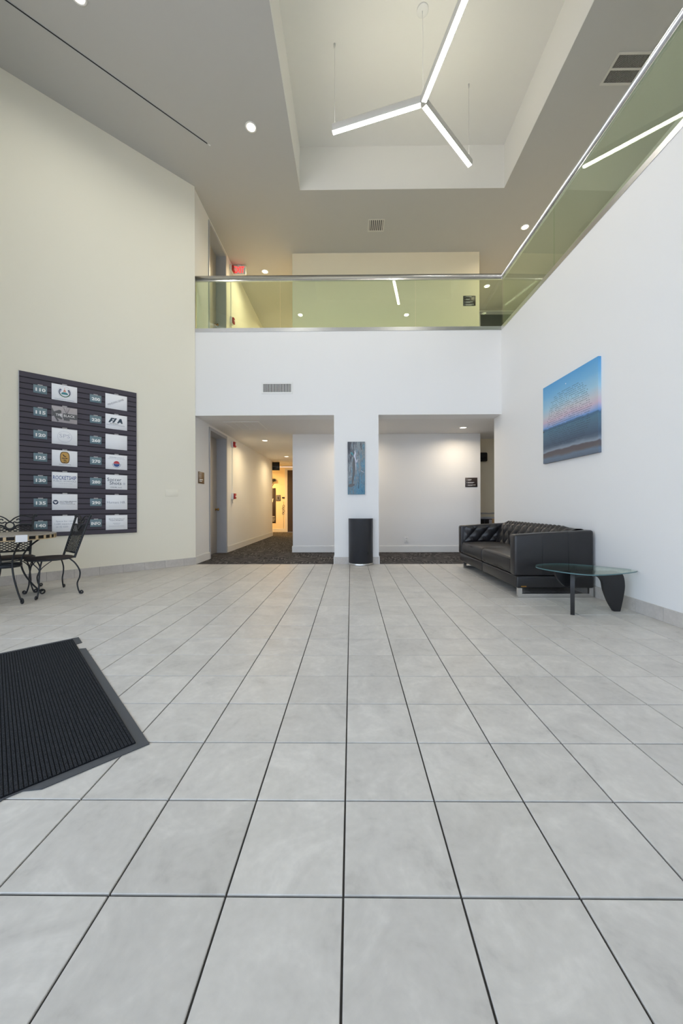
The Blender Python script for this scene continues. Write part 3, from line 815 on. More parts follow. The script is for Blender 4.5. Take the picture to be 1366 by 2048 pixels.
def pendant():
    hub = Vector((0.9475, 4.703, 6.225)); L = 1.235; R = 0.046
    t = thing('pendant_light', hub, 'three armed linear pendant light glowing in the coffer', 'pendant light')
    for k, a in enumerate((164.0, 44.0, -76.0)):
        a = math.radians(a)
        M = Matrix.Rotation(a, 4, 'Z')
        b = MB()
        # round-backed housing, open at the bottom
        prof = []
        for i in range(15):
            th = math.radians(-46 + 272 * i / 14)
            prof.append((R * math.cos(th), 1.5 * (R * math.sin(th) + R * 0.72)))
        pts = [(p[0], p[1]) for p in prof]
        n = len(pts)
        vs = [(0.028, p[0], p[1]) for p in pts] + [(L, p[0], p[1]) for p in pts]
        b.add(vs, [(i, i + 1, n + i + 1, n + i) for i in range(n - 1)], M, True)
        b.add([(0.028, p[0], p[1]) for p in pts], [tuple(range(n))], M); b.add([(L, p[0], p[1]) for p in pts], [tuple(reversed(range(n)))], M)
        arm = b.obj('arm', 'lamp_body', t)
        MB().add([(0.03, -0.030, -0.0005), (L, -0.030, -0.0005), (L, 0.030, -0.0005), (0.03, 0.030, -0.0005)], [(0, 3, 2, 1)], M).obj('diffuser', 'pend_glow', arm)
        MB().box(0.06, L - 0.02, -0.010, 0.010, R * 2.40, R * 2.583, M).obj('uplight', 'pend_up', arm)
        e = M @ Vector((L - 0.03, 0, R * 2.57))
        c = MB().tube([(e.x, e.y, e.z), (e.x, e.y, CTZ - 6.225 - 0.05)], 0.0018, 6).obj('suspension_wire', 'steel_brushed', arm)
        MB().lathe([(0.006, -0.06), (0.009, -0.05), (0.009, -0.01), (0.012, -0.008), (0.012, 0)], 10, M=Matrix.Translation((e.x, e.y, CTZ - 6.225))).obj('anchor', 'steel_brushed', arm)
    MB().lathe([(0.03, 0.0), (0.044, 0.02), (0.046, 0.08), (0.03, 0.118)], 18).obj('hub', 'lamp_body', t)
    H = CTZ - 6.225
    MB().lathe([(0.075, 0), (0.075, -0.012), (0.07, -0.016), (0.012, -0.018)], 28, M=Matrix.Translation((0, 0, H))).obj('canopy', 'trim_white', t)
    pts = [(0.004 * math.sin(z * 9), 0.004 * math.cos(z * 7), z) for z in [0.117 + (H - 0.132) * i / 24 for i in range(25)]]
    MB().tube(pts, 0.0032, 6).obj('power_cord', 'white_plastic', t)
pendant()

# ------------------------------------------------------------------ vents, slot, hatch
def wall_vent(M, w, h, label, n, gap='vent_dark', frame_m='trim_white', name='air_vent', cover=0.22, mid=False):
    t = thing(name, (0, 0, 0), label, 'vent', M=M)
    f = 0.028
    mb = MB()
    mb.box(-w / 2, w / 2, -h / 2, -h / 2 + f, 0, 0.008).box(-w / 2, w / 2, h / 2 - f, h / 2, 0, 0.008)
    mb.box(-w / 2, -w / 2 + f, -h / 2 + f, h / 2 - f, 0, 0.008).box(w / 2 - f, w / 2, -h / 2 + f, h / 2 - f, 0, 0.008)
    mb.obj('vent_frame', frame_m, t)
    MB().box(-w / 2 + f, w / 2 - f, -h / 2 + f, h / 2 - f, 0.0, 0.0008).obj('vent_back', gap, t)
    for i in range(n):
        x = -w / 2 + f + (w - 2 * f) * (i + 0.5) / n
        sw = (w - 2 * f) / n * cover
        MB().add([(x - sw, -h / 2 + f, 0.002), (x + sw, -h / 2 + f, 0.006), (x + sw, h / 2 - f, 0.006), (x - sw, h / 2 - f, 0.002)], [(0, 1, 2, 3)]).obj('louver', frame_m, t)
    if mid: MB().box(-w / 2 + f, w / 2 - f, -0.012, 0.012, 0.001, 0.007).obj('vent_bar', frame_m, t)
    return t
wall_vent(frame((-1.30, YB, 3.11), (1, 0, 0), (0, 0, 1), (0, -1, 0)), 0.555, 0.20, 'white grille high on the balcony fascia', 24)
yv = 2.70
wall_vent(frame((rx(yv), yv, 3.165), (SL, -1, 0), (0, 0, 1), (-1, -SL, 0)), 0.555, 0.22, 'white grille cut by the right edge on the white wall', 26)
wall_vent(frame((0.52, 7.29, C2), (1, 0, 0), (0, 1, 0), (0, 0, -1)), 0.33, 0.33, 'small square ceiling vent above the balcony', 7, 'vent_dark', 'vent_paint', cover=0.26)
wall_vent(frame((3.62, 4.725, C2), (1, 0, 0), (0, 1, 0), (0, 0, -1)), 0.52, 0.36, 'dark ceiling vent beside the handrail on the upper right', 30, 'vent_black', 'vent_paint', cover=0.07, mid=True)
t = thing('access_panel', (-2.085, 7.19, C1), 'flat white access panel in the low hallway ceiling', 'ceiling panel')
MB().box(-0.34, 0.34, -0.345, -0.325, -0.006, 0).box(-0.34, 0.34, 0.325, 0.345, -0.006, 0).box(-0.34, -0.32, -0.325, 0.325, -0.006, 0).box(0.32, 0.34, -0.325, 0.325, -0.006, 0).obj('panel_frame', 'trim_white', t)
for i in range(4):
    MB().box(-0.318 + i * 0.159, -0.162 + i * 0.159, -0.323, 0.323, -0.004, 0).obj('panel', 'ceiling_low', t)
d = Vector((R2, R2, 0)); p0 = Vector((-4.6, 3.25, C2)); p1 = Vector((-2.225, 5.617, C2))
M45 = frame(p1, (-R2, -R2, 0), (R2, -R2, 0), (0, 0, -1))
t = thing('ceiling_slot', p1, 'thin black ceiling slot running parallel to the cream wall', 'ceiling slot', M=M45)
MB().box(0.0, 3.3, -0.009, 0.009, 0.0, 0.004).obj('slot', 'vent_black', t)
MB().box(0.0, 3.3, -0.014, -0.009, 0.0, 0.005).box(0.0, 3.3, 0.009, 0.014, 0.0, 0.005).obj('slot_edge', 'frame_grey', t)
MB().box(-0.05, -0.02, -0.009, 0.009, 0.0, 0.004).obj('end_clip', 'trim_white', t)

# ------------------------------------------------------------------ slatwall directory
def slatwall():
    S0, S1, Z0, Z1 = 0.933, 2.308, 0.613, 2.822
    sc = (S0 + S1) / 2; W = S1 - S0
    p = lw(sc)
    M = frame((p[0], p[1], Z0), (R2, R2, 0), (0, 0, 1), (R2, -R2, 0))
    t = thing('directory_board', (0, 0, 0), 'large grey slatted directory board on the cream wall', 'board', M=M)
    MB().box(-W / 2, W / 2, 0, Z1 - Z0, 0.0, 0.014).obj('backing', 'groove', t)
    pitch = 0.0763; z = 0.0; hs = []
    zz = [0.0, 0.071]
    while zz[-1] + pitch < Z1 - Z0 - 0.04: zz.append(zz[-1] + pitch)
    zz.append(Z1 - Z0)
    for a, b in zip(zz, zz[1:]):
        g = 0.0052
        mb = MB().prism([(-W / 2, a + g), (W / 2, a + g), (W / 2, b - g), (-W / 2, b - g)], 0.014, 0.0245)
        mb.obj('slat', 'slat', t)
    MB().box(-W / 2 - 0.006, -W / 2, 0, Z1 - Z0, 0, 0.024).box(W / 2, W / 2 + 0.004, 0, Z1 - Z0, 0, 0.024).obj('edge_trim', 'frame_grey', t)
    # frame helper for cards
    def cf(s, zc, out):
        q = lw(s)
        return frame((q[0] + out * R2, q[1] - out * R2, zc), (R2, R2, 0), (0, 0, 1), (R2, -R2, 0))
    nums_l = ['110', '115', '120', '125', '130', '135', '140']; nums_r = ['200', '220', '260', '270', '280', '290', 'INFO']
    ZT = 2.729; RP = 0.306
    def plate(s, zc, txt, lab):
        o = thing('number_plate', (0, 0, 0), lab, 'number plate', 'suite number plates on the directory board', M=cf(s, zc, 0.0275))
        rbox(-0.0715, 0.0715, -0.0555, 0.0555, 0, 0.004, 0.0012, 1).obj('plate', 'plate_teal', o)
        q = MB(); put_text(q, txt, 0.004 if txt != 'INFO' else 0, -0.006, w=0.104 if txt != 'INFO' else 0.116, h=0.046, z=0.0046, bold=0.03); q.obj('lettering', 'ink_white', o)
        MB().box(-0.026, 0.026, 0.0525, 0.0645, -0.002, 0.006).obj('clip', 'clip_clear', o)
    CW, CH = 0.285, 0.222
    def card(s, zc, label, paper='paper'):
        o = thing('tenant_card', (0, 0, 0), label, 'card', 'tenant cards on the directory board', M=cf(s, zc, 0.0275))
        rbox(-CW / 2, CW / 2, -CH / 2, CH / 2, 0, 0.0035, 0.001, 1).obj('sheet', paper, o)
        MB().box(-CW / 2, CW / 2, CH / 2, CH / 2 + 0.013, 0, 0.0025).obj('holder_strip', 'slat', o)
        MB().box(-0.027, 0.027, CH / 2 + 0.002, CH / 2 + 0.016, -0.001, 0.006).obj('clip', 'clip_clear', o)
        return o
    z = 0.0042
    sl, sr = (1.976 + 1.692) / 2, (1.349 + 1.065) / 2
    nl, nr = 2.096, 1.471
    L = ['white card with round green and blue crest beside plate 110', 'grey photo card of a hand and reed sticks beside plate 115', 'nearly blank white card with pale emblem beside plate 120',
         'white card with rounded gold emblem beside plate 125', 'white card with tall blue lettering beside plate 130', 'white card with dark eagle emblem and small lettering beside plate 135', 'white card with faint grey lettering behind chair beside plate 140']
    Rr = ['white card with slanted grey lettering beside plate 200', 'white card with bold slanted dark initials beside plate 220', 'blank white card beside plate 260', 'white card with red and blue round emblem beside plate 270',
          'white card with dark blue serif lettering beside plate 280', 'white card with one line of thin grey lettering beside plate 290', 'white card with small black lettering beside plate INFO']
    PL = ['grey number plate left of the card with the green crest', 'grey number plate left of the grey hand photo card', 'grey number plate left of the pale emblem card', 'grey number plate left of the gold emblem card',
          'grey number plate left of the tall blue lettering card', 'grey number plate left of the eagle emblem card', 'lowest grey number plate of the left column above table']
    PR = ['grey number plate left of the slanted lettering card', 'grey number plate left of the bold initials card', 'grey number plate left of the blank card', 'grey number plate left of the red and blue emblem card',
          'grey number plate left of the dark blue serif card', 'grey number plate left of the thin grey lettering card', 'grey plate with the word INFO at bottom of the board']
    cards = []
    for i in range(7):
        zc = ZT - i * RP - CH / 2
        plate(nl, 2.613 - i * 0.307, nums_l[i], PL[i]); plate(nr, 2.616 - i * 0.306, nums_r[i], PR[i])
        cards.append((card(sl, zc, L[i], 'paper_grey' if i == 1 else 'paper'), card(sr, zc, Rr[i])))
    def pr(o, name, m, mb): mb.obj(name, m, o)
    # 110 crest
    o = cards[0][0]
    q = MB()
    for k in range(26):
        a = 2 * PI * k / 26
        if -2.2 < math.atan2(math.sin(a), math.cos(a)) < -0.94: continue
        bar(q, 0.074 * math.cos(a) - 0.003, 0.074 * math.cos(a) + 0.003, 0.012 + 0.08 * math.sin(a) - 0.003, 0.012 + 0.08 * math.sin(a) + 0.003, z)
    for k in range(22): bar(q, -0.11 + k * 0.01, -0.1035 + k * 0.01, -0.095, -0.089, z)
    pr(o, 'crest_lettering', 'ink_light', q)
    q = MB(); r2 = MB()
    for k in range(11):
        a = math.radians(-88 + 12.5 * k)
        for sg in (-1, 1):
            x, y = sg * 0.060 * math.cos(a), 0.010 + 0.062 * math.sin(a)
            disc(q if k < 5 else r2, x, y, 0.0085, z, 8, ry=0.0065)
    pr(o, 'wreath', 'ink_green', q)
    for sg in (-1, 1):
        r3 = MB()
        for k in range(5, 11):
            a = math.radians(-88 + 12.5 * k); disc(r3, sg * 0.060 * math.cos(a), 0.010 + 0.062 * math.sin(a), 0.0085, z, 8, ry=0.0065)
        pr(o, 'wreath_tip', 'ink_navy', r3)
    q = MB(); disc(q, 0, -0.006, 0.036, z, 18, ry=0.018, a0=0, a1=PI); bar(q, -0.036, 0.036, -0.020, -0.006, z); pr(o, 'mound', 'ink_teal', q)
    q = MB(); poly(q, [(-0.018, 0.018), (0.018, 0.018), (0, 0.055)], z + 0.0002); bar(q, -0.002, 0.002, 0.055, 0.075, z); pr(o, 'triangle', 'ink_pink', q)
    q = MB(); poly(q, [(-0.05, 0.008), (-0.044, 0.008), (-0.034, 0.052), (-0.042, 0.052)], z); poly(q, [(0.05, 0.008), (0.044, 0.008), (0.034, 0.052), (0.042, 0.052)], z); pr(o, 'flag', 'ink_blue', q)
    # 115 photo
    o = cards[1][0]
    q = MB(); bar(q, -0.02, CW / 2 - 0.001, -0.052, 0.022, z)
    poly(q, [(-0.14, 0.085), (-0.118, 0.03), (-0.06, 0.062), (-0.038, 0.055), (-0.036, 0.02), (-0.075, 0.0), (-0.045, -0.03), (-0.022, -0.058), (-0.04, -0.07), (-0.085, -0.052), (-0.062, -0.092), (-0.08, -0.105), (-0.118, -0.03), (-0.14, -0.04)], z + 0.0001)
    bar(q, -0.012, 0.056, -0.078, -0.045, z + 0.0002); pr(o, 'photo_shapes', 'photo_dark', q)
    q = MB()
    for x0, x1 in ((0.02, -0.02), (0.024, 0.022), (0.027, 0.064), (0.022, -0.008), (0.026, 0.05)):
        poly(q, [(x0 - 0.001, 0.02), (x0 + 0.001, 0.02), (x1 + 0.001, 0.105), (x1 - 0.001, 0.105)], z + 0.0003)
    pr(o, 'reed_sticks', 'ink_black', q)
    q = MB(); put_text(q, 'THE BLACK', 0.008, -0.010, w=0.215, h=0.034, z=z + 0.0006); pr(o, 'lettering', 'ink_white', q)
    # 120 pale emblem
    o = cards[2][0]
    q = MB(); ring(q, 0, 0, 0.078, 0.081, z, ky=0.95); put_text(q, 'SPS', 0, 0.01, w=0.12, h=0.05, z=z); pr(o, 'pale_emblem', 'ink_pale', q)
    # 125 gold
    o = cards[3][0]
    def sq(r, k, n=40): return [(r * k * (abs(math.cos(t)) ** 0.6) * (1 if math.cos(t) > 0 else -1), 0.012 + r * (abs(math.sin(t)) ** 0.75) * (1 if math.sin(t) > 0 else -1)) for t in [2 * PI * i / n for i in range(n)]]
    q = MB(); poly(q, sq(0.083, 0.66), z); pr(o, 'emblem_rim', 'ink_bronze', q)
    q = MB(); poly(q, sq(0.072, 0.62), z + 0.0003); pr(o, 'emblem_field', 'ink_gold', q)
    q = MB(); poly(q, [(-0.028, 0.062), (-0.012, 0.05), (-0.002, 0.036), (0.02, 0.03), (0.008, 0.02), (-0.014, 0.03)], z + 0.0006); poly(q, [(-0.03, -0.022), (0.0, -0.018), (0.028, -0.026), (0.0, -0.032)], z + 0.0006)
    put_marks(q, 0, 0.002, 0.066, 0.014, z + 0.0006, 3); poly(q, [(-0.02, -0.05), (0.02, -0.04), (0.026, -0.046), (-0.01, -0.058)], z + 0.0006); pr(o, 'emblem_figure', 'ink_black', q)
    q = MB()
    for k in range(12): bar(q, -0.062 + k * 0.011, -0.054 + k * 0.011, -0.088, -0.083, z)
    pr(o, 'small_print', 'ink_grey', q)
    # 130
    o = cards[4][0]
    q = MB(); put_text(q, 'ROCKETSHIP', 0, 0.034, w=0.26, h=0.056, z=z, bold=0.005); pr(o, 'lettering', 'ink_blue', q)
    q = MB(); put_text(q, 'PUBLIC SCHOOLS', 0, -0.013, w=0.255, h=0.02, z=z); pr(o, 'second_line', 'ink_light', q)
    q = MB(); put_text(q, 'T E N N E S S E E', 0.008, -0.047, w=0.15, h=0.011, z=z); pr(o, 'third_line', 'ink_light', q)
    # 135
    o = cards[5][0]
    q = MB(); disc(q, -0.103, -0.003, 0.031, z, 24); pr(o, 'round_emblem', 'ink_navy', q)
    q = MB(); poly(q, [(-0.126, 0.012), (-0.11, 0.004), (-0.103, 0.01), (-0.096, 0.004), (-0.08, 0.012), (-0.09, -0.008), (-0.098, -0.012), (-0.103, -0.026), (-0.108, -0.012), (-0.116, -0.008)], z + 0.0004); pr(o, 'eagle', 'paper', q)
    q = MB(); put_text(q, 'SOUTHERN MIGRANT', 0.037, 0.008, w=0.192, h=0.013, z=z, bold=0.01); put_text(q, 'LEGAL SERVICES', 0.013, -0.010, w=0.145, h=0.013, z=z, bold=0.01); pr(o, 'lettering', 'ink_navy', q)
    q = MB(); put_marks(q, 0.035, -0.028, 0.17, 0.005, z, 4); pr(o, 'small_print', 'ink_grey', q)
    # 140
    o = cards[6][0]
    q = MB(); put_text(q, 'Space for rent', 0, 0.034, w=0.2, h=0.026, z=z); put_text(q, '1,680 square feet', 0, -0.004, w=0.225, h=0.026, z=z); put_text(q, '(615) 620-', -0.03, -0.044, w=0.14, h=0.026, z=z); pr(o, 'lettering', 'ink_light', q)
    # 200
    o = cards[0][1]
    q = MB(); put_text(q, 'PENDING LEASE', -0.008, 0.0, w=0.235, h=0.026, z=z, rot=math.radians(30)); pr(o, 'lettering', 'ink_grey', q)
    # 220
    o = cards[1][1]
    q = MB()
    def sh(pts): return [(x + 0.55 * y - 0.012, y + 0.022) for x, y in pts]
    poly(q, sh([(-0.075, -0.036), (-0.05, -0.036), (-0.05, -0.012), (-0.036, -0.012), (-0.036, 0.004), (-0.05, 0.004), (-0.05, 0.018), (-0.03, 0.018), (-0.03, 0.036), (-0.075, 0.036)]), z)
    poly(q, sh([(-0.026, -0.036), (0.0, -0.036), (0.0, 0.036), (-0.026, 0.036)]), z)
    poly(q, [(0.006, -0.014), (0.03, -0.014), (0.036, 0.0), (0.058, 0.0), (0.06, -0.014), (0.083, -0.014), (0.066, 0.058), (0.044, 0.058)], z); pr(o, 'initials', 'ink_slate', q)
    q = MB(); put_marks(q, -0.03, -0.030, 0.11, 0.007, z, 5); pr(o, 'lettering', 'ink_black', q)
    q = MB(); put_marks(q, -0.008, -0.050, 0.24, 0.007, z, 6); pr(o, 'small_print', 'ink_light', q)
    # 270
    o = cards[3][1]
    q = MB(); put_marks(q, -0.045, 0.072, 0.09, 0.009, z, 7); put_text(q, 'Institute of', 0.05, 0.072, w=0.09, h=0.014, z=z); put_text(q, 'Massage & Bodywork, LLC', -0.002, 0.050, w=0.22, h=0.014, z=z); pr(o, 'lettering', 'ink_light', q)
    q = MB(); disc(q, 0, -0.028, 0.042, z, 16, a0=PI, a1=2 * PI); pr(o, 'emblem_lower', 'ink_blue', q)
    q = MB(); disc(q, 0, -0.022, 0.040, z, 16, a0=0, a1=PI); pr(o, 'emblem_upper', 'ink_red', q)
    q = MB(); ring(q, 0, -0.026, 0.050, 0.058, z, a0=PI, a1=2 * PI); poly(q, [(-0.05, -0.027), (0.05, -0.027), (0.05, -0.022), (-0.05, -0.022)], z + 0.0003); pr(o, 'emblem_rim', 'ink_light', q)
    # 280
    o = cards[4][1]
    q = MB(); put_text(q, 'Soccer', -0.030, 0.040, w=0.185, h=0.050, z=z, bold=0.004); put_text(q, 'Shots', -0.014, -0.013, w=0.155, h=0.050, z=z, bold=0.004); put_text(q, 'COUR, LLC', -0.006, -0.080, w=0.15, h=0.020, z=z, bold=0.004); pr(o, 'lettering', 'ink_navy', q)
    q = MB(); ring(q, 0.1, -0.02, 0.014, 0.017, z); disc(q, 0.1, -0.02, 0.007, z, 6); pr(o, 'ball_mark', 'ink_light', q)
    # 290
    o = cards[5][1]
    q = MB(); put_text(q, 'Humani HR', -0.006, 0.0, w=0.24, h=0.036, z=z); pr(o, 'lettering', 'ink_light', q)
    # INFO
    o = cards[6][1]
    q = MB(); put_text(q, '380-341 Plus Park Blvd, LLC', 0, 0.052, w=0.21, h=0.015, z=z, bold=0.012); put_text(q, 'Property Management', 0, 0.030, w=0.18, h=0.017, z=z, bold=0.012); pr(o, 'lettering', 'ink_grey', q)
    q = MB()
    for (a, b, y) in ((-0.05, 0.05, -0.012), (-0.035, 0.04, -0.028), (-0.1, 0.1, -0.056)):
        x = a
        while x < b:
            l_ = random.uniform(0.008, 0.018); bar(q, x, min(x + l_, b), y - 0.002, y + 0.002, z); x += l_ + 0.004
    pr(o, 'small_print', 'ink_light', q)
slatwall()

# blank wall plate
q = lw(0.398)
o = rbox(-0.102, 0.102, -0.058, 0.058, 0, 0.007, 0.003, 2).obj('wall_plate', 'wall_cream')
o.matrix_world = frame((q[0], q[1], 1.252), (R2, R2, 0), (0, 0, 1), (R2, -R2, 0))
tag(o, 'blank cream cover plate on the angled wall right of the board', 'wall plate')

# ------------------------------------------------------------------ paintings
def seascape():
    y0, y1, z0, z1 = 3.93, 5.005, 1.590, 2.628
    yc = (y0 + y1) / 2
    M = frame((rx(yc), yc, z0), (SL, -1, 0), (0, 0, 1), (-1, -SL, 0))
    t = thing('seascape_canvas', (0, 0, 0), 'square canvas of blue sea and pink dusk sky on right wall', 'painting', M=M)
    W, Hh = y1 - y0, z1 - z0
    # canvas built with local z up for the vertical ramp
    c = MB().box(-W / 2, W / 2, 0, 0.034, 0, Hh).obj('canvas', 'seascape', t)
    c.matrix_local = Matrix(((1, 0, 0, 0), (0, 0, 1, 0), (0, 1, 0, 0), (0, 0, 0, 1)))
    q = MB(); random.seed(3)
    for k in range(27):
        v = 0.20 + 0.63 * k / 26
        hw = 0.42 * W * math.sqrt(max(0.05, 1 - ((v - 0.5) / 0.40) ** 2)) * random.uniform(0.9, 1.0)
        x = -hw
        while x < hw:
            l_ = random.uniform(0.006, 0.016)
            if random.random() < 0.8: bar(q, x, x + l_, v * Hh - 0.0035, v * Hh + 0.0035, 0.0346)
            x += l_ + random.uniform(0.005, 0.014)
    q.obj('printed_verse', 'ink_slate', t)
    q = MB(); disc(q, -0.03, Hh * 0.90, 0.007, 0.0346, 10); q.obj('moon', 'ink_white', t)
    q = MB(); poly(q, [(-W / 2 + 0.002, Hh * 0.405), (-W / 2 + 0.03, Hh * 0.41), (-W / 2 + 0.024, Hh * 0.422), (-W / 2 + 0.002, Hh * 0.425)], 0.0346); q.obj('headland', 'ink_black', t)
seascape()
def abstract():
    x0, x1, z0, z1 = -0.058, 0.243, 1.228, 2.152
    t = thing('abstract_canvas', ((x0 + x1) / 2, YB, z0), 'tall narrow abstract canvas in blue and grey on pier', 'painting')
    W, Hh = x1 - x0, z1 - z0
    rbox(-W / 2, W / 2, -0.032, 0, 0, Hh, 0.003, 1).obj('canvas', 'abstract_paint', t)
    M = frame((0, -0.0335, 0), (1, 0, 0), (0, 0, 1), (0, -1, 0))
    def stroke(pts, ws, m, name):
        q = MB(); L = []; Rr = []
        for i, (x, y) in enumerate(pts):
            L.append((x - ws[i], y)); Rr.append((x + ws[i], y))
        for i in range(len(pts) - 1): poly(q, [L[i], Rr[i], Rr[i + 1], L[i + 1]], 0.0, M)
        q.obj(name, m, t)
    u = lambda a, b: (-W / 2 + a * W, Hh * (1 - b))
    stroke([u(.42, .17), u(.45, .22), u(.40, .27), u(.44, .32), u(.48, .37), u(.47, .42), u(.48, .54)], [.004, .012, .016, .011, .013, .008, .003], 'ink_pale', 'white_stroke')
    stroke([u(.60, .33), u(.53, .38), u(.47, .42)], [.004, .008, .006], 'ink_pale', 'white_stroke')
    stroke([u(.37, .30), u(.35, .40), u(.36, .52), u(.34, .62), u(.30, .72), u(.26, .80)], [.010, .022, .024, .020, .016, .010], 'photo_dark', 'dark_stroke')
    stroke([u(.26, .80), u(.22, .83), u(.14, .86)], [.04, .055, .03], 'photo_dark', 'dark_stroke')
    stroke([u(.67, .60), u(.66, .75), u(.63, .89)], [.003, .003, .006], 'ink_slate', 'dark_stroke')
    stroke([u(.03, .68), u(.12, .67), u(.24, .66)], [.006, .010, .006], 'ink_pale', 'white_stroke')
    stroke([u(.78, .55), u(.86, .57), u(.96, .585)], [.008, .008, .006], 'ink_pale', 'white_stroke')
    stroke([u(.20, .20), u(.26, .23), u(.30, .26)], [.010, .018, .008], 'ink_teal', 'teal_stroke')
abstract()

# ------------------------------------------------------------------ waste bin
def waste_bin():
    x, y = 0.168, YB - 0.014
    t = thing('waste_bin', (x, y, 0), 'black half round waste bin with steel foot against pier', 'bin')
    R = 0.212
    MB().lathe([(R + 0.004, 0.0), (R + 0.006, 0.006), (R + 0.006, 0.03), (R + 0.001, 0.036)], 40, PI, 2 * PI).obj('steel_foot', 'steel_brushed', t)
    MB().lathe([(R, 0.036), (R, 0.79), (R + 0.003, 0.793)], 40, PI, 2 * PI).obj('body', 'bin_black', t)
    MB().lathe([(R + 0.003, 0.793), (R + 0.005, 0.799), (R + 0.001, 0.806), (R - 0.02, 0.806)], 40, PI, 2 * PI).obj('rim', 'bin_black', t)
    MB().box(0.115, 0.122, -R * 0.88, -R * 0.82, 0.19, 0.23).obj('latch', 'vent_black', t)
waste_bin()

# ------------------------------------------------------------------ small wall fittings
def wall_sign(M, w, h, rows, label, name='wall_sign'):
    t = thing(name, (0, 0, 0), label, 'sign', M=M)
    rbox(-w / 2, w / 2, -h / 2, h / 2, 0, 0.008, 0.0015, 1).obj('panel', 'sign_brown', t)
    q = MB(); a = MB()
    for (y, ws, ws2) in rows:
        poly(a, [(-w * 0.38, y - 0.006), (-w * 0.33, y - 0.006), (-w * 0.355, y + 0.008)], 0.0086)
        for (yy, l_, hh) in ((y + 0.004, ws, 0.005), (y - 0.011, ws2, 0.003)):
            x = -w * 0.28
            while x < -w * 0.28 + l_:
                k = random.uniform(0.006, 0.012); bar(q, x, x + k, yy - hh, yy + hh, 0.0086); x += k + 0.003
    q.obj('lettering', 'ink_white', t); a.obj('arrow', 'ink_white', t)
    return t
wall_sign(frame((2.666, WB, 1.545), (1, 0, 0), (0, 0, 1), (0, -1, 0)), 0.27, 0.208, [(0.055, 0.07, 0.06), (-0.005, 0.13, 0.11), (-0.062, 0.165, 0.09)], 'dark three line arrow sign on the recess wall above the sofa')
wall_sign(frame((2.646, 8.08, 5.588), (1, 0, 0), (0, 0, 1), (0, -1, 0)), 0.272, 0.22, [(0.085, 0.12, 0.0), (0.03, 0.07, 0.07), (-0.03, 0.145, 0.09), (-0.085, 0.17, 0.12)], 'dark four line arrow sign on the upper wall behind glass')
t = thing('power_outlet', (1.226, WB, 0.278), 'white power outlet low on the recess wall', 'outlet')
rbox(-0.045, 0.045, -0.006, 0, -0.07, 0.07, 0.003, 2).obj('cover', 'white_plastic', t)
for z in (-0.026, 0.026):
    f_ = rbox(-0.017, 0.017, -0.009, -0.006, z - 0.014, z + 0.014, 0.002, 1).obj('socket', 'trim_white', t)
    MB().box(-0.008, -0.005, -0.0095, -0.009, z - 0.005, z + 0.007).box(0.005, 0.008, -0.0095, -0.009, z - 0.005, z + 0.007).obj('slot', 'ink_black', f_)
def fire_set(z0, where, dy=0.0):
    y = 8.40 + dy
    t = thing('fire_strobe', (XL, y, z0 + 2.40), 'red and white fire strobe high on the %s wall' % where, 'fire alarm')
    rbox(0, 0.045, -0.07, 0.07, 0, 0.13, 0.006, 2).obj('back_box', 'white_plastic', t)
    rbox(0.045, 0.085, -0.06, 0.06, 0.005, 0.125, 0.008, 2).obj('strobe_body', 'alarm_red', t)
    rbox(0.085, 0.105, -0.02, 0.02, 0.04, 0.10, 0.006, 2).obj('strobe_lens', 'ink_white', t)
    MB().box(0, 0.014, -0.012, 0.012, -1.06, 0.0).obj('raceway', 'white_plastic', t)
    t = thing('fire_pull', (XL, y, z0 + 1.19), 'small red fire pull station on the %s wall' % where, 'fire alarm')
    rbox(0, 0.05, -0.06, 0.06, 0, 0.15, 0.005, 2).obj('back_box', 'white_plastic', t)
    b = rbox(0.05, 0.085, -0.05, 0.05, 0.012, 0.138, 0.006, 2).obj('pull_body', 'alarm_red', t)
    MB().box(0.085, 0.095, -0.03, 0.03, 0.06, 0.085).obj('handle', 'ink_white', b)
    MB().tube([(0.01, 0, 0.0), (0.012, 0.0, -0.05), (0.02, 0.004, -0.09)], 0.004, 6).obj('hammer_chain', 'frame_grey', t)
fire_set(0, 'lower hallway'); fire_set(F2, 'upper hallway', -0.06)
# bronze plaque
t = thing('wall_plaque', (XL, 6.655, 1.445), 'bronze suite plaque on the white wall beside hallway door', 'plaque')
rbox(0, 0.008, -0.13, 0.13, 0, 0.215, 0.002, 1).obj('panel', 'plaque_bronze', t)
q = MB()
for i in range(4): q.box(0.008, 0.0088, -0.11, 0.0, 0.19 - i * 0.026, 0.196 - i * 0.026)
for i in range(2): q.box(0.008, 0.0088, -0.09, 0.07 - 0.04 * i, 0.068 - i * 0.03, 0.082 - i * 0.03)
q.obj('lettering', 'ink_white', t)
# exit sign upstairs
t = thing('exit_sign', (-2.60, 8.46, C2), 'red glowing EXIT sign hung from upper hallway ceiling', 'exit sign')
rbox(-0.15, 0.15, -0.03, 0.03, -0.225, -0.02, 0.006, 2).obj('housing', 'white_plastic', t)
MB().box(-0.04, 0.04, -0.03, 0.03, -0.02, 0).obj('mount', 'white_plastic', t)
q = MB(); put_text(q, 'EXIT', 0.0, -0.122, w=0.24, h=0.15, z=0, bold=0.02, M=frame((0, -0.0312, 0), (1, 0, 0), (0, 0, 1), (0, -1, 0))); q.obj('letters', 'exit_red', t)
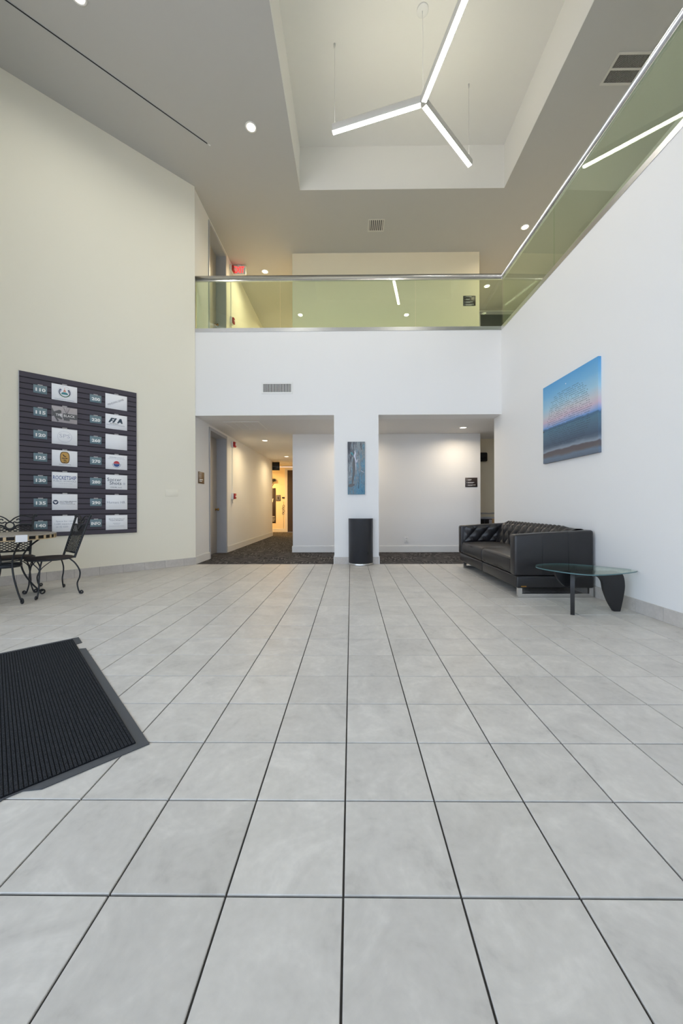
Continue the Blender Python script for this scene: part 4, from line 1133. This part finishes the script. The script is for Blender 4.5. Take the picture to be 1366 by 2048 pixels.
# hallway hanging sign
t = thing('hanging_sign', (-2.655, 12.72, C1), 'black square sign hanging at the end of lower hallway', 'sign')
rbox(-0.14, 0.14, -0.012, 0.012, -0.325, -0.035, 0.003, 1).obj('panel', 'black_plastic', t)
MB().box(-0.1, -0.09, -0.004, 0.004, -0.04, 0).box(0.09, 0.1, -0.004, 0.004, -0.04, 0).obj('bracket', 'steel_brushed', t)
q = MB(); put_text(q, 'THE BLACK', 0, -0.19, w=0.2, h=0.03, z=0, M=frame((0, -0.0126, 0), (1, 0, 0), (0, 0, 1), (0, -1, 0))); q.obj('lettering', 'ink_grey', t)
# far wall pieces
YE = 14.62
t = thing('wall_banner', (-3.22, YE, 0.36), 'dark printed banner on the yellow hallway end wall', 'poster')
rbox(-0.17, 0.17, -0.012, 0, 0, 1.42, 0.003, 1).obj('sheet', 'sign_brown', t)
q = MB()
for (a, b, c, d_) in ((-0.16, 0.0, 0.36, 0.5), (-0.16, 0.12, 0.08, 0.10), (-0.16, 0.14, 0.14, 0.16), (-0.16, 0.14, 0.20, 0.215), (-0.16, 0.13, 0.26, 0.28)): q.box(a, b, -0.0132, -0.0125, c, d_)
q.prism([(-0.16, 0.92), (0.08, 1.0), (0.05, 0.85), (0.0, 0.9)], 0.0125, 0.0132, frame((0, 0, 0), (1, 0, 0), (0, 0, 1), (0, -1, 0)))
q.obj('print', 'paper', t)
t = thing('wall_lamp', (-3.25, YE, 2.05), 'black bracket lamp above the banner at hallway end', 'wall lamp')
rbox(-0.16, 0.2, -0.14, 0, 0.0, 0.10, 0.01, 2).obj('head', 'black_plastic', t)
MB().tube([(0.12, -0.06, 0.0), (-0.06, -0.03, -0.32)], 0.012, 6).box(-0.1, 0.06, -0.08, 0.0, 0.16, 0.20).obj('bracket', 'black_plastic', t)
t = thing('keypad_plate', (-2.945, YE, 1.38), 'grey framed plate on the yellow hallway end wall', 'plate')
rbox(-0.09, 0.09, -0.02, 0, -0.12, 0.12, 0.004, 1).obj('frame', 'photo_dark', t)
MB().box(-0.065, 0.065, -0.022, -0.02, -0.09, 0.09).obj('face', 'ink_grey', t)
MB().box(-0.02, 0.025, -0.024, -0.022, -0.06, 0.05).obj('figure', 'ink_black', t)
t = thing('card_reader', (-2.74, YE, 1.387), 'small black card reader beside the dark far door', 'card reader')
rbox(-0.05, 0.05, -0.03, 0, -0.03, 0.03, 0.006, 2).obj('body', 'black_plastic', t)
MB().box(-0.02, 0.02, -0.031, -0.03, -0.005, 0.005).obj('indicator', 'ink_grey', t)
t = thing('hanging_ornament', (-2.74, YE, 1.15), 'wire letters ornament hanging on the yellow hallway end wall', 'ornament')
for k, nm in enumerate(range(4)):
    z = -0.10 - k * 0.10
    MB().tube([(0.035 * math.cos(a) + 0.01 * (-1) ** k, -0.014, z + 0.045 * math.sin(a)) for a in [2 * PI * i / 14 for i in range(14)]], 0.008, 6, closed=True).obj('wire_loop', 'photo_dark', t)
MB().tube([(0, -0.012, 0.09), (0.01, -0.012, -0.06)], 0.004, 5).tube([(0, -0.012, -0.42), (0.01, -0.012, -0.75), (0.0, -0.012, -1.1)], 0.004, 5).obj('string', 'photo_dark', t)
# things past the recess on the right
t = thing('wall_speaker', (3.14, 8.72, 2.19), 'black rounded wall device partly hidden past the recess wall', 'speaker')
rbox(-0.12, 0.105, -0.11, 0, -0.11, 0.105, 0.03, 3).obj('body', 'black_plastic', t)
rbox(-0.06, 0.07, -0.118, -0.11, -0.06, 0.0, 0.006, 1).obj('front_panel', 'vent_black', t)
t = thing('wall_heater', (3.32, 8.72, 0.40), 'grey boxed unit behind the sofa past the recess wall', 'heater')
rbox(-0.42, 0.42, -0.22, 0, -0.40, 0.36, 0.008, 2).obj('cabinet', 'frame_grey', t)
MB().box(-0.40, 0.40, -0.224, -0.22, 0.12, 0.32).obj('grille', 'vent_dark', t)
for i in range(8): MB().box(-0.39 + i * 0.1, -0.31 + i * 0.1, -0.227, -0.224, 0.15, 0.30).obj('louver', 'vent_black' if i % 3 else 'frame_grey', t)
t = tag(MB().box(-0.4, 0.4, -0.03, 0, -0.014, 0.014).tube([(-0.3, -0.035, 0.03), (-0.05, -0.035, 0.01), (0.12, -0.035, 0.03)], 0.005, 6).obj('wall_rail', 'door_paint', None, (3.35, 8.72, 0.84)), 'beige wall rail with cord above the grey unit', 'rail')
t = thing('cardboard_box', (3.37, 8.38, 0.0), 'brown cardboard box behind the sofa past the recess wall', 'box')
rbox(-0.08, 0.12, -0.1, 0.1, 0.0, 0.72, 0.004, 1).obj('carton', 'cardboard', t)
MB().box(-0.02, 0.06, -0.1015, -0.1, 0.0, 0.72).obj('tape', 'table_edge', t)

# ------------------------------------------------------------------ sofa
def sofa():
    XF, XB, Y0, Y1 = 1.82, 2.672, 4.005, 6.10
    ox, oy = (XF + XB) / 2, (Y0 + Y1) / 2
    t = thing('leather_sofa', (ox, oy, 0), 'black leather two seat sofa with tufted back and steel legs', 'sofa')
    def W(mb):
        mb.v = [(a - ox, b - oy, c) for a, b, c in mb.v]; return mb
    ym = 5.06
    AT = 0.13                    # arm thickness
    for a, b in ((Y0, ym), (ym, Y1)):
        W(rbox(XF + 0.005, XB, a + 0.001, b - 0.001, 0.105, 0.238, 0.018, 3)).obj('base_rail', 'leather', t)
    def arm(y0, y1, inner):
        def fn(v):
            k = (v.x - XF) / (XB - XF)
            zz = v.z
            if zz > 0.45: zz += 0.05 * max(0, min(1, k)) * (zz - 0.45) / 0.25
            return (v.x, v.y, zz)
        o = W(rbox(XF - 0.018, XB, y0, y1, 0.240, 0.695, 0.026, 4, fn)).obj('armrest', 'leather', t)
        yo = y0 if inner > 0 else y1
        for x in (XF + 0.29, XF + 0.575):
            zt = 0.69 + 0.05 * (x - XF) / (XB - XF)
            s_ = 0.002 if inner > 0 else -0.002
            W(MB().tube([(x, yo - s_ * 0.2, 0.245), (x, yo - s_ * 0.2, zt - 0.02), (x, yo + s_ * 6, zt + 0.003), (x, yo + s_ * 30, zt + 0.004)], 0.0025, 6)).obj('seam', 'black_plastic', o)
        # tufted inner face
        yi = y1 if inner > 0 else y0
        def g(a, b):
            x = XF + 0.03 + a * (XB - 0.20 - XF - 0.03); z = 0.42 + b * (0.27 + 0.03 * a)
            e = min(1, 6 * min(a, 1 - a, b * 1.2, (1 - b)))
            u = a * 3.2 + b * 1.3; w_ = a * 3.2 - b * 1.3
            h = (abs(math.sin(PI * u)) * abs(math.sin(PI * w_)) + 1e-6) ** 0.38
            return (x, yi + inner * (0.002 + 0.042 * h * e), z)
        W(MB().grid(g, 54, 30)).obj('tufted_panel', 'leather', o)
        return o
    arm(Y0, Y0 + AT, 1); arm(Y1 - AT, Y1, -1)
    # back with tufting: profile runs from the seat up over the crest
    prof = [(2.36, 0.40), (2.385, 0.48), (2.41, 0.56), (2.435, 0.64), (2.465, 0.70), (2.505, 0.735), (2.555, 0.752), (2.61, 0.752), (2.648, 0.738), (2.668, 0.70), (2.672, 0.60), (2.672, 0.24)]
    Ls = [0]
    for p, q in zip(prof, prof[1:]): Ls.append(Ls[-1] + math.hypot(q[0] - p[0], q[1] - p[1]))
    TL = 0.44
    def at(s):
        for i in range(len(prof) - 1):
            if s <= Ls[i + 1] or i == len(prof) - 2:
                k = (s - Ls[i]) / (Ls[i + 1] - Ls[i]); p, q = prof[i], prof[i + 1]
                d = Vector((q[0] - p[0], q[1] - p[1])); d.normalize()
                return p[0] + k * (q[0] - p[0]), p[1] + k * (q[1] - p[1]), -d.y, d.x
    ya, yb = Y0 + AT - 0.01, Y1 - AT + 0.01
    def g(a, b):
        y = ya + a * (yb - ya); s = b * Ls[-1]
        x, z, nx, nz = at(s)
        h = 0
        if s < TL:
            e = min(1, 9 * min(a, 1 - a)) * min(1, (TL - s) / 0.05)
            rows = s / 0.36 * 1.3
            if s < 0.36:
                u = a * 10 + rows; w_ = a * 10 - rows
                h = (abs(math.sin(PI * u)) * abs(math.sin(PI * w_)) + 1e-6) ** 0.38
            else:
                u = a * 20 + 0.6
                h = (abs(math.sin(PI * u)) + 1e-6) ** 0.4
            h *= 0.045 * e
        return (x + nx * h, y, z + nz * h)
    bk = W(MB().grid(g, 200, 84)).obj('backrest', 'leather', t)
    bm_ = MB().lathe([(0.011, -0.003), (0.009, 0.004), (0.0, 0.006)], 10, cap0=False, cap1=False).mesh('button', 'leather')
    for i in range(1, 20):
        for row in (0, 1, 2):
            a = i / 20
            rows = row * 0.5 + (0.0 if i % 2 == 0 else 0.5)
            # buttons sit where both fold families meet: u and w integers
            u = a * 10
            if row > 1: continue
            rr = (0.5 if i % 2 else 1.0) if row == 0 else None
            if rr is None: continue
            s = rr / 1.3 * 0.36
            x, z, nx, nz = at(s); y = ya + a * (yb - ya)
            o = bpy.data.objects.new('button', bm_); COL.objects.link(o); o.parent = bk
            o.matrix_local = frame((x - ox + nx * 0.003, y - oy, z + nz * 0.003), (0, 1, 0), (-nz, 0, nx), (nx, 0, nz))
    # seat cushions
    for a, b in ((Y0 + AT, ym), (ym, Y1 - AT)):
        def fn(v, a=a, b=b):
            kx = (v.x - XF) / 0.62 * 2 - 1; ky = (v.y - a) / (b - a) * 2 - 1
            w_ = max(0, 1 - kx * kx) * max(0, 1 - ky * ky)
            z = v.z
            if z > 0.34: z += 0.030 * w_ ** 0.6
            x = v.x
            if kx < -0.9: x -= 0.012 * max(0, 1 - ((v.z - 0.335) / 0.1) ** 2)
            return (x, v.y, z)
        W(rbox(XF + 0.004, 2.44, a + 0.003, b - 0.003, 0.242, 0.425, 0.045, 5, fn, cuts=7)).obj('seat_cushion', 'leather', t)
    # steel sled legs
    for y0 in (Y0 + 0.004, Y1 - 0.17):
        mb = MB().box(XF + 0.018, XF + 0.064, y0, y0 + 0.032, 0.0, 0.107).box(XB - 0.05, XB - 0.004, y0, y0 + 0.032, 0.0, 0.107).box(XF + 0.064, XB - 0.05, y0, y0 + 0.032, 0.0, 0.044)
        W(mb).obj('leg_frame', 'steel', t)
    W(MB().box(XF + 0.05, XF + 0.11, Y0 - 0.0025, Y0 - 0.0005, 0.118, 0.132)).obj('maker_tag', 'brass', t)
sofa()

# ------------------------------------------------------------------ glass table
def glass_table():
    cx, cy, H = 2.31, 3.56, 0.395
    t = thing('glass_table', (cx, cy, 0), 'low glass side table with black curved wooden legs', 'table')
    # rounded triangle: left, right and far corners
    def blob(n=72):
        P = [Vector((-0.43, 0.03)), Vector((-0.16, -0.30)), Vector((0.39, -0.12)), Vector((0.29, 0.10)), Vector((-0.02, 0.34)), Vector((-0.34, 0.28))]
        out = []
        m_ = len(P)
        for i in range(m_):
            p0, p1, p2, p3 = P[i - 1], P[i], P[(i + 1) % m_], P[(i + 2) % m_]
            for k in range(n // m_):
                s = k / (n // m_)
                out.append(0.5 * ((2 * p1) + (p2 - p0) * s + (2 * p0 - 5 * p1 + 4 * p2 - p3) * s * s + (3 * p1 - p0 - 3 * p2 + p3) * s ** 3))
        return [(p.x, p.y) for p in out]
    B = blob()
    g = MB()
    n = len(B)
    g.add([(p[0], p[1], H) for p in B], [tuple(range(n))]); g.add([(p[0], p[1], H - 0.010) for p in B], [tuple(reversed(range(n)))])
    top = g.obj('glass_top', 'table_glass', t)
    e = MB()
    e.add([(p[0], p[1], H - 0.010) for p in B] + [(p[0], p[1], H) for p in B], [(i, (i + 1) % n, n + (i + 1) % n, n + i) for i in range(n)], smooth=True)
    e.obj('glass_rim', 'glass_edge', top)
    # fin leg facing the camera: outline in (x, z), thickness along y
    def spl(P, n=8):
        out = []; m_ = len(P)
        for i in range(m_ - 1):
            p0, p1, p2, p3 = [Vector(P[max(0, min(m_ - 1, j))]) for j in (i - 1, i, i + 1, i + 2)]
            for k in range(n):
                s = k / n
                out.append(0.5 * ((2 * p1) + (p2 - p0) * s + (2 * p0 - 5 * p1 + 4 * p2 - p3) * s * s + (3 * p1 - p0 - 3 * p2 + p3) * s ** 3))
        out.append(Vector(P[-1]))
        return [(p.x, p.y) for p in out]
    Z = H - 0.0102
    outer = [(-0.34, Z), (0.22, Z)] + spl([(0.22, Z), (0.285, Z - 0.03), (0.305, 0.25), (0.29, 0.13), (0.262, 0.0)])[1:]
    inner = spl([(0.205, 0.0), (0.155, 0.09), (0.115, 0.20), (0.098, 0.285), (0.06, 0.328), (0.0, 0.335), (-0.12, 0.325), (-0.17, 0.285), (-0.215, 0.235), (-0.26, 0.245), (-0.315, 0.31), (-0.34, Z - 0.002)])
    M = frame((0, -0.045, 0), (1, -0.06, 0), (0, 0, 1), (-0.06, -1, 0))
    MB().prism(outer + inner[:-1], -0.018, 0.018, M).obj('leg', 'wood_black', t)
    # slender leg seen edge on, pointing at the viewer
    d = Vector((0.535, 0.845, 0))
    M2 = frame((-0.262, -0.190, 0), d, (0, 0, 1), Vector((d.y, -d.x, 0)))
    o2 = [(0.0, 0.0), (0.03, 0.0)] + spl([(0.03, 0.0), (0.075, 0.10), (0.115, 0.20), (0.17, 0.26), (0.26, 0.275), (0.40, 0.27), (0.45, 0.31), (0.455, Z)]) + [(0.02, Z)] + spl([(0.02, Z), (-0.012, 0.28), (-0.012, 0.12), (0.0, 0.0)])[1:-1]
    MB().prism(o2, -0.017, 0.017, M2).obj('leg', 'wood_black', t)
    MB().lathe([(0.012, Z - 0.06), (0.012, Z - 0.03)], 12, M=Matrix.Translation((-0.19, -0.08, 0))).obj('pivot_pin', 'steel', t)
glass_table()

# ------------------------------------------------------------------ patio set
def spiral(cx, cz, r0, r1, a0, turns, n=18):
    return [(cx + (r0 + (r1 - r0) * i / n) * math.cos(a0 + turns * 2 * PI * i / n), cz + (r0 + (r1 - r0) * i / n) * math.sin(a0 + turns * 2 * PI * i / n)) for i in range(n + 1)]
def cat(P, n=8):
    out = []; m_ = len(P)
    for i in range(m_ - 1):
        p0, p1, p2, p3 = [Vector(P[max(0, min(m_ - 1, j))]) for j in (i - 1, i, i + 1, i + 2)]
        for k in range(n):
            s = k / n
            out.append(0.5 * ((2 * p1) + (p2 - p0) * s + (2 * p0 - 5 * p1 + 4 * p2 - p3) * s * s + (3 * p1 - p0 - 3 * p2 + p3) * s ** 3))
    out.append(Vector(P[-1]))
    return out

def patio_table():
    cx, cy = -3.746, 3.895; H = 0.725; R = 0.43
    t = thing('patio_table', (cx, cy, 0), 'round patio table with stone top and black scroll legs', 'table')
    MB().lathe([(0.0, H - 0.016), (R - 0.02, H - 0.016), (R - 0.004, H - 0.012), (R - 0.004, H - 0.004), (R - 0.014, H)], 56, cap0=False).obj('tabletop', 'table_stone', t)
    MB().lathe([(R - 0.022, H - 0.05), (R - 0.012, H - 0.05), (R - 0.012, H - 0.016), (R - 0.022, H - 0.016)], 56, cap0=False, cap1=False).obj('apron', 'vent_black', t)
    n = 30
    for k in range(n):
        a = 2 * PI * k / n
        Mk = Matrix.Rotation(a, 4, 'Z')
        MB().box(R - 0.016, R - 0.006, -0.012, 0.012, H - 0.052, H - 0.012, Mk).obj('edge_block', 'table_edge', t)
    MB().lathe([(R - 0.018, H - 0.056), (R - 0.006, H - 0.056), (R - 0.006, H - 0.048), (R - 0.018, H - 0.048)], 56, cap0=False, cap1=False).obj('edge_band', 'table_edge', t)
    for a in (65, 155, 245, 335):
        a = math.radians(a); ca, sa = math.cos(a), math.sin(a)
        rz = [(0.365, H - 0.055), (0.30, 0.645), (0.20, 0.56), (0.135, 0.45), (0.13, 0.36), (0.165, 0.25), (0.235, 0.13), (0.30, 0.045)]
        sp = spiral(0.325, 0.030, 0.030, 0.012, PI * 0.85, -1.25)
        pts = [(p.x, p.y) for p in cat([(r, z) for r, z in rz])] + [(r, z - 0.002) for r, z in reversed(list(reversed(sp)))]
        MB().tube([(r * ca, r * sa, max(z, 0.009)) for r, z in pts], 0.009, 7).obj('leg', 'black_iron', t)
    MB().lathe([(0.122, 0.365), (0.130, 0.365), (0.130, 0.40), (0.122, 0.40), (0.122, 0.365)], 32, cap0=False, cap1=False).obj('waist_band', 'black_iron', t)
    MB().tube([(0.128 * math.cos(q), 0.128 * math.sin(q), 0.435) for q in [2 * PI * i / 24 for i in range(24)]], 0.006, 6, closed=True).obj('waist_ring', 'black_iron', t)
    return t
patio_table()
# folded paper note hanging on the table edge
a = math.atan2(-3.62 + 0.0, 1) 
ed = Vector((-3.425, 3.66)); ctr = Vector((-3.746, 3.895)); dr = Vector((math.cos(math.radians(-31)), math.sin(math.radians(-31))))
pp = ctr + dr * 0.433
M = frame((pp.x, pp.y, 0.685), (-dr.y, dr.x, 0), (0, 0, 1), (dr.x, dr.y, 0))
t = thing('paper_note', (0, 0, 0), 'small white paper card hanging on the patio table edge', 'paper', M=M)
MB().box(-0.048, 0.048, -0.028, 0.042, 0.0, 0.0012).obj('front_flap', 'paper', t)
MB().box(-0.048, 0.048, 0.0415, 0.0425, -0.05, 0.0012).obj('top_flap', 'paper', t)

def chair_proto(label):
    """iron chair, front towards -y, seat centre at the origin"""
    t = thing('iron_chair', (0, 0, 0), label, 'chair', 'black iron patio chairs')
    SH, R = 0.425, 0.222
    MB().lathe([(0.0, SH - 0.016), (R - 0.01, SH - 0.010), (R, SH - 0.006), (R - 0.008, SH + 0.006), (R * 0.6, SH + 0.001), (0.0, SH - 0.002)], 40, cap0=False, cap1=False).obj('seat', 'brown_weave', t)
    MB().tube([((R + 0.002) * math.cos(q), (R + 0.002) * math.sin(q), SH - 0.008) for q in [2 * PI * i / 36 for i in range(36)]], 0.009, 7, closed=True).obj('seat_ring', 'black_iron', t)
    # legs: cabriole curves with scroll feet
    for sx in (-1, 1):
        for fy in (-1, 1):
            d = Vector((sx * 0.78, fy * 0.62)).normalized() if fy < 0 else Vector((sx * 0.80, fy * 0.60)).normalized()
            rz = [(R, SH - 0.008), (0.29, 0.362), (0.343, 0.275), (0.343, 0.20), (0.316, 0.13), (0.325, 0.06), (0.340, 0.022)]
            if fy < 0: rz = [(0.175, SH - 0.012), (0.205, 0.35), (0.225, 0.27), (0.235, 0.18), (0.238, 0.11), (0.255, 0.05), (0.268, 0.020)]
            sp = spiral(rz[-1][0] + 0.021, 0.024, 0.022, 0.009, PI * 1.1, 1.2)
            pts = [(p.x, p.y) for p in cat(rz)] + sp
            MB().tube([(d.x * r, d.y * r, max(z, 0.008)) for r, z in pts], 0.008, 7).obj('leg', 'black_iron', t)
        d = Vector((sx * 0.78, -0.62)).normalized()
        e = Vector((-d.y, d.x))
        for s2 in (-1, 1):
            P = cat([(0, 0.22, 0.300), (s2 * 0.02, 0.215, 0.335), (s2 * 0.06, 0.205, 0.375), (s2 * 0.105, 0.175, SH - 0.010)])
            MB().tube([(d.x * p.y + e.x * p.x, d.y * p.y + e.y * p.x, p.z) for p in P], 0.005, 6).obj('seat_brace', 'black_iron', t)
    # back: two posts with scrolled tips, leaning back
    def bp(x, z):   # point on the leaning back plane
        return (x, 0.185 + (z - SH) * 0.30, z)
    for sx in (-1, 1):
        P = [bp(sx * 0.185, SH - 0.006), bp(sx * 0.19, 0.5), bp(sx * 0.205, 0.7), bp(sx * 0.222, 0.87), bp(sx * 0.228, 0.905), bp(sx * 0.236, 0.918), bp(sx * 0.246, 0.915), bp(sx * 0.249, 0.903), bp(sx * 0.243, 0.896)]
        MB().tube([tuple(p) for p in cat(P, 5)], [0.0125] * 41, 7).obj('back_post', 'black_iron', t)
    z0, z1 = 0.475, 0.795
    hw = lambda z: 0.187 + (z - SH) * 0.075
    MB().tube([bp(-hw(z0), z0), bp(hw(z0), z0)], 0.012, 6).obj('back_bar', 'black_iron', t)
    # upper bar dips round the ring
    P = [bp(-hw(z1), z1 + 0.0), bp(-0.12, z1 + 0.004), bp(-0.062, z1 - 0.012), bp(-0.036, z1 - 0.042), bp(0, z1 - 0.056), bp(0.036, z1 - 0.042), bp(0.062, z1 - 0.012), bp(0.12, z1 + 0.004), bp(hw(z1), z1)]
    MB().tube([tuple(p) for p in cat(P, 5)], 0.012, 6).obj('back_bar', 'black_iron', t)
    MB().tube([bp(0.040 * math.cos(q), z1 - 0.006 + 0.040 * math.sin(q)) for q in [2 * PI * i / 20 for i in range(20)]], 0.008, 6, closed=True).obj('back_ring', 'black_iron', t)
    for sx in (-1, 1):
        P = [(sx * 0.03, z1 + 0.02), (-sx * 0.01, z1 + 0.05), (-sx * 0.045, z1 + 0.085), (-sx * 0.10, z1 + 0.112), (-sx * 0.16, z1 + 0.106), (-sx * 0.215, z1 + 0.09)]
        MB().tube([bp(p.x, p.y) for p in cat(P)], 0.0075, 6).obj('back_scroll', 'black_iron', t)
        P = [(p[0] if sx > 0 else -p[0], p[1]) for p in [(-0.03, z1 + 0.022), (0.005, z1 + 0.055)]]
        sp = spiral(sx * 0.075, z1 + 0.055, 0.034, 0.012, PI * (1.15 if sx > 0 else -0.15), sx * 0.9)
        MB().tube([bp(a, b) for a, b in [(sx * 0.02, z1 + 0.02)] + sp], 0.0075, 6).obj('back_scroll', 'black_iron', t)
    # expanded metal panel, joined into one part
    q = MB(); pitch = 0.0235
    def top(x):
        ax = abs(x)
        return z1 + 0.003 if ax > 0.1 else z1 - 0.056 + 0.058 * (ax / 0.1) ** 1.3
    def inside(x, z): return z0 <= z <= top(x) and abs(x) <= hw(z)
    for sgn in (-1, 1):
        k = -40
        while k < 60:
            c = k * pitch * 1.3
            seg = []
            N = 90
            for i in range(N + 1):
                x = -0.22 + 0.44 * i / N
                z = z0 + c + sgn * x * 0.62
                if inside(x, z): seg.append(bp(x, z))
                else:
                    if len(seg) > 1: q.tube([seg[0], seg[-1]], 0.0048, 4, cap=False)
                    seg = []
            if len(seg) > 1: q.tube([seg[0], seg[-1]], 0.0048, 4, cap=False)
            k += 1
    o = q.obj('mesh_panel', 'black_iron', t); o['kind'] = 'stuff'
    return t
c1 = chair_proto('black iron patio chair with mesh back in front of directory board')
c1.location = (-3.522, 4.196, 0); c1.rotation_euler = (0, 0, math.atan2(-0.815, -0.58) + PI / 2)
c2 = copy_tree(c1)
c2['label'] = 'black iron patio chair behind the table cut by left edge'
c2.location = (-4.04, 4.24, 0); c2.rotation_euler = (0, 0, math.atan2(-0.73, 0.68) + PI / 2)

# ------------------------------------------------------------------ entrance mat
def door_mat():
    c = Vector((-2.118, 2.788)); d = Vector((-R2, -R2)); e = Vector((R2, -R2)); W = 1.779; L = 2.05
    t = thing('entrance_mat', (c.x, c.y, 0), 'large charcoal ribbed entrance mat with grey rubber border', 'mat', M=frame((c.x, c.y, 0), (e.x, e.y, 0), (d.x * -1, d.y * -1, 0), (0, 0, 1)))
    # local: x across (0..W), y from 0 down to -L
    B = 0.042
    out = [(0, 0), (0, -0.55), (B * 0.5, -0.58), (B * 0.5, -0.60), (0, -0.62), (0, -L), (W, -L), (W, -0.50), (W - B * 0.85, -0.445), (W - B * 0.85, -0.40), (W, -0.35), (W, 0), (0.31, 0), (0.29, -B * 0.9), (0.17, -B * 0.9), (0.16, 0)]
    MB().prism(out, 0.0005, 0.004).obj('rubber_border', 'rubber', t)
    MB().prism([(B, -B), (W - B, -B), (W - B, -L + B), (B, -L + B)], 0.004, 0.008).obj('pile_base', 'mat_base', t)
    q = MB(); n = 150
    for i in range(n):
        y = -B - (L - 2 * B) * (i + 0.5) / n
        w_ = (L - 2 * B) / n * 0.30
        q.add([(B, y + w_ * 1.3, 0.008), (B, y - w_ * 1.3, 0.008), (B, y - w_, 0.0105), (B, y + w_, 0.0105), (W - B, y + w_ * 1.3, 0.008), (W - B, y - w_ * 1.3, 0.008), (W - B, y - w_, 0.0105), (W - B, y + w_, 0.0105)],
              [(0, 3, 7, 4), (3, 2, 6, 7), (2, 1, 5, 6), (0, 1, 2, 3), (7, 6, 5, 4)])
    o = q.obj('ribs', 'mat_ribs', t); o['kind'] = 'stuff'
door_mat()
